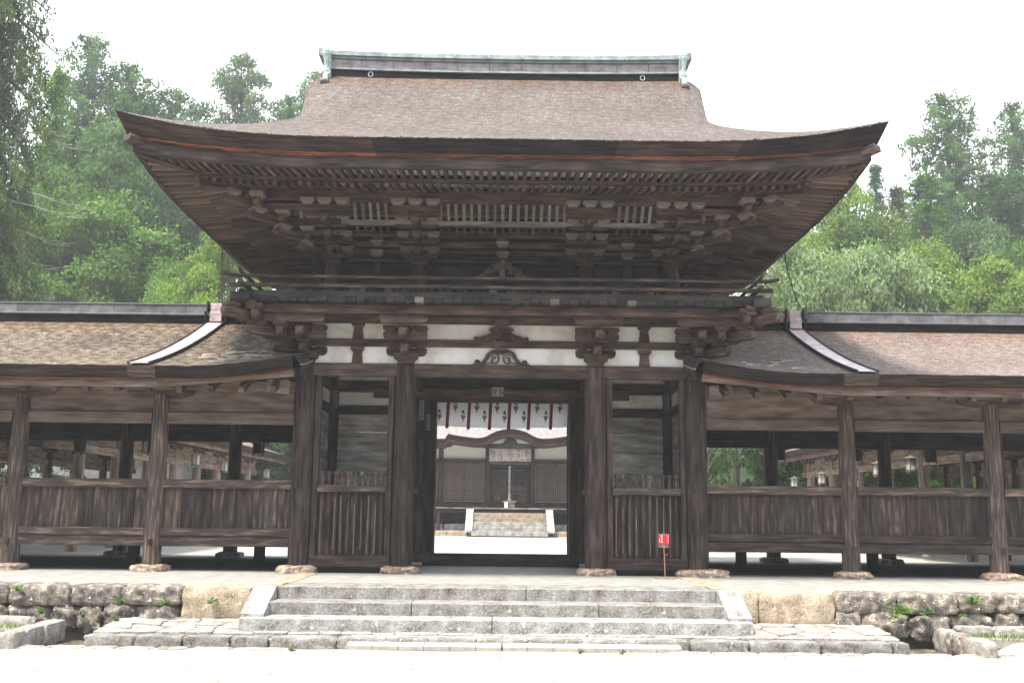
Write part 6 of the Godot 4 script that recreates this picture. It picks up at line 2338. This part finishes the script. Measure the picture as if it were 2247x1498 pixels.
	bt.tube([Vector3(-3.2, 3.4, 0), Vector3(-1.5, 1.2, 0.1), Vector3(-0.4, 0.55, 0.0)], [0.06, 0.035, 0.015], 6)
	for q in [[Vector3(0.25, 0.62, 0), 0.3], [Vector3(0.05, 0.42, 0), 0.32], [Vector3(-0.15, 0.3, 0.1), 0.28], [Vector3(0.42, 0.52, 0), 0.2], [Vector3(1.15, 0.95, 0), 0.2], [Vector3(-0.75, 0.2, 0), 0.3], [Vector3(-1.0, 0.45, 0), 0.35], [Vector3(-1.35, 0.75, 0), 0.4], [Vector3(-0.7, 0.75, 0), 0.3], [Vector3(-1.2, 0.1, 0), 0.3], [Vector3(-1.5, -0.2, 0), 0.35]]:
		bt.tube([Vector3(-1.2, 1.4, 0), q[0] + Vector3(0, 0.25, 0), q[0]], [0.02, 0.01, 0.004], 4)
		for i in 90:
			var p: Vector3 = q[0] + rnd_dir() * q[1] * 0.5 * rng.randf()
			var dir := (Vector3(0.5, -0.55, 0) + rnd_dir() * 0.8).normalized()
			leaf(bm, p, dir, rnd_dir(), 0.16, 0.03, grey(rng.randf_range(0.55, 1)), Vector3.UP)
	part("branch_wood", bt, M.trunk, bo)
	part("needles", bm, M.leaf_cedar, bo)
	# evergreen bushes and small trees seen through the galleries and past the hall
	var sb := broadleaf(109, 34, 170, 0.34, 3.4, 4.4, 0.5)
	var sc := broadleaf(110, 40, 200, 0.5, 3.3, 4.4, 0.9)
	for q in [
		[sb, "leaf_dark", -10.3, -26.0, 5.5, 1.0, "dark bush beyond the end of the left side gallery"],
		[sb, "leaf_dark", -9.5, -30.0, 6.0, 1.2, "dark bush between the left side gallery and the hall"],
		[sb, "leaf_dark", -16.5, -21.5, 3.2, 1.2, "dark bush behind the left side gallery"],
		[sc, "leaf_pale", 5.4, -11.5, 4.0, 0.62, "pale glossy-leaved tree seen through the right gallery's first bay"],
		[sb, "leaf_dark", 7.9, -19.0, 5.0, 1.0, "dark bush in the shade behind the pale glossy-leaved tree"],
		[sb, "leaf_dark", 5.6, -22.0, 5.2, 1.0, "dark bush right of the hall"],
		[sc, "leaf_bright", 9.3, -19.0, 4.6, 0.7, "bright green bush at the end of the right side gallery"],
		[sc, "leaf_bright", 13.4, -20.0, 4.2, 0.9, "bright green bush seen between the side gallery's columns"],
		[sb, "leaf_mid", 17.6, -15.5, 4.2, 0.9, "mid-green bush behind the right side gallery"],
		[sb, "leaf_bright", 17.0, -22.0, 4.4, 0.9, "bright bush far right, low behind the side gallery"],
		[sb, "leaf_orange", 17.2, -18.5, 4.4, 0.8, "orange-tinted bush seen through the rightmost gallery bay"],
		[sb, "leaf_dark", 20.0, -22.0, 5.5, 1.6, "dark bush far behind the right side gallery"],
		[sb, "leaf_dark", 9.4, -25.5, 5.5, 1.5, "dark bush on the slope right of the hall"],
		[sb, "leaf_dark", 13.5, -26.0, 5.5, 1.5, "dark bush on the slope, farther right of the hall"],
		[sb, "leaf_dark", 16.8, -26.0, 5.5, 1.5, "dark bush on the slope behind the orange-tinted bush"],
		[sb, "leaf_dark", 6.6, -31.0, 7.0, 1.3, "dark tall bush close behind the hall's right end"],
		[sb, "leaf_dark", -7.3, -31.0, 6.5, 1.3, "dark bush just left of the hall"],
		[sb, "leaf_dark", -11.5, -29.0, 6.0, 1.4, "dark bush on the slope behind the left side gallery"],
		[sb, "leaf_mid", -3.6, -38.0, 8.0, 1.0, "green tree beside the hall, seen past the left door jamb"],
	]:
		tree("bush", q[0], q[1], "trunk_pale" if q[1] == "leaf_pale" else "trunk", Vector3(q[2], -0.1, q[3]), q[4], q[5], q[2] * 2.3, q[6], "bushes round the courtyard").set_meta("category", "bush")
	# weeds in the joints of the stonework
	rng.seed = 55
	var wm := []
	for k in 3:
		var m := MB.new()
		for s in 9:
			var d := Vector3(rng.randf_range(-1, 1), rng.randf_range(0.6, 1.6), rng.randf_range(0.2, 1.2)).normalized()
			for i in 7:
				var tt := (i + 1) / 7.0
				var p := d * 0.16 * tt + Vector3.DOWN * 0.05 * tt * tt
				for e in [-1.0, 1.0]:
					leaf(m, p + d.cross(Vector3.UP) * e * 0.02, (d.cross(Vector3.UP) * e + d * 0.5 + rnd_dir() * 0.3).normalized(), (Vector3.BACK + Vector3.UP + rnd_dir() * 0.4).normalized(), 0.034, 0.02, grey(rng.randf_range(0.5, 1)), Vector3.UP)
		wm.append(m.mesh())
	var spots := [[-6.25, -0.14, 2.9, 1.3, "tallest weed low on the left wall, near the picture's edge"], [-5.75, -0.08, 2.88, 0.9, "weed in the upper joint of the left wall"], [-4.55, -0.2, 2.9, 0.8, "weed above the left drain"], [-3.95, -0.22, 2.9, 1.3, "fresh green fern left of the pale block in the left wall"], [-3.45, -0.2, 2.88, 1.0, "slim weed beside the pale block of the left wall"], [-6.3, -0.33, 2.95, 1.1, "weed at the foot of the left wall, near the picture's edge"], [-5.4, -0.33, 2.98, 1.0, "weed on the left kerb stones"], [-4.9, -0.36, 2.98, 0.9, "low weed by the left drain kerb"], [-4.5, -0.4, 3.0, 0.9, "low weed in the left drain"], [4.75, -0.28, 2.95, 2.0, "bushiest weed, at the head of the right drain"], [5.15, -0.25, 2.92, 1.2, "weed right of the bushiest one"], [5.75, -0.12, 2.88, 1.3, "weed in the upper joint of the right wall"], [5.55, -0.26, 2.92, 0.8, "small weed in the lower joint of the right wall"], [6.65, -0.3, 2.95, 0.9, "weed at the foot of the right wall"], [7.1, -0.05, 2.85, 1.1, "weed hanging from the right wall near the picture's edge"], [6.95, -0.2, 2.9, 1.1, "yellowish weed low on the right wall near the picture's edge"], [-2.2, -0.56, 4.12, 0.7, "dandelion-like weed in the gutter left of the slab ramp"], [0.9, -0.56, 4.15, 0.5, "tiny weed before the slab ramp"], [1.35, -0.56, 4.15, 0.6, "tiny weed before the ramp's right end"]]
	for q in spots:
		var o := inst("weed", wm[rng.randi() % 3], M.leaf_mid if rng.randf() < 0.6 else M.leaf_bright, self, Transform3D(Basis(Vector3.UP, rng.randf_range(-0.6, 0.6)).scaled(Vector3(q[3] * 0.8, q[3] * rng.randf_range(0.7, 1.0), q[3] * 0.8)), Vector3(q[0], q[1], q[2])))
		tag(o, q[4], "weed", "weeds in the stonework")
	# thin grass on the banks right and left
	for f in [1.0, -1.0]:
		var gm := MB.new()
		for i in 900:
			var x = rng.randf_range(5.5, 8.6) * f
			var z := 3.08 + absf(rng.randfn(0.0, 0.22))
			var d := Vector3(rng.randf_range(-0.5, 0.5), 1, rng.randf_range(-0.4, 0.6)).normalized()
			leaf(gm, Vector3(x, -0.44, z), d, Vector3.BACK, rng.randf_range(0.04, 0.1), 0.008, grey(rng.randf_range(0.5, 1)), Vector3.UP)
		var o := part("grass", gm, M.leaf_bright, self)
		o.set_meta("kind", "stuff")
		o.set_meta("label", "thin grass at the foot of the %s wall" % ("right" if f > 0 else "left"))


func _ready() -> void:
	rng.seed = 7
	# camera, sky, sun and exposure
	var cam := Camera3D.new()
	cam.name = "camera"
	cam.fov = 37.23
	cam.near = 0.1
	cam.far = 600.0
	cam.transform = Transform3D(Basis.from_euler(Vector3(0.1631, -0.0069, 0.0111)), Vector3(0.0594, 0.9701, 15.4))
	add_child(cam)
	cam.current = true
	var sm := ProceduralSkyMaterial.new()
	sm.sky_top_color = Color(0.93, 0.96, 1.0)
	sm.sky_horizon_color = Color(1, 1, 1)
	sm.sky_curve = 0.2
	sm.ground_bottom_color = Color(0.75, 0.73, 0.7)
	sm.ground_horizon_color = Color(0.95, 0.95, 0.95)
	sm.sky_energy_multiplier = 1.0
	var sky := Sky.new()
	sky.sky_material = sm
	var env := Environment.new()
	env.background_mode = Environment.BG_SKY
	env.sky = sky
	env.tonemap_mode = Environment.TONE_MAPPER_LINEAR
	env.tonemap_exposure = 3.0
	env.sdfgi_enabled = true
	env.ssao_enabled = true
	env.ssil_enabled = true
	env.fog_enabled = true
	env.fog_density = 0.0014
	env.fog_light_color = Color(0.95, 0.97, 1.0)
	var we := WorldEnvironment.new()
	we.name = "environment"
	we.environment = env
	add_child(we)
	var sun := DirectionalLight3D.new()
	sun.name = "sun"
	sun.light_energy = 1.05
	sun.light_color = Color(1.0, 0.96, 0.9)
	sun.light_angular_distance = 10.0
	sun.shadow_enabled = true
	add_child(sun)
	sun.look_at_from_position(Vector3(-9, 26, 9), Vector3.ZERO)
	make_materials()
	build_ground()
	build_gate()
	build_galleries()
	build_stonework()
	build_hall()
	build_small()
	build_trees()
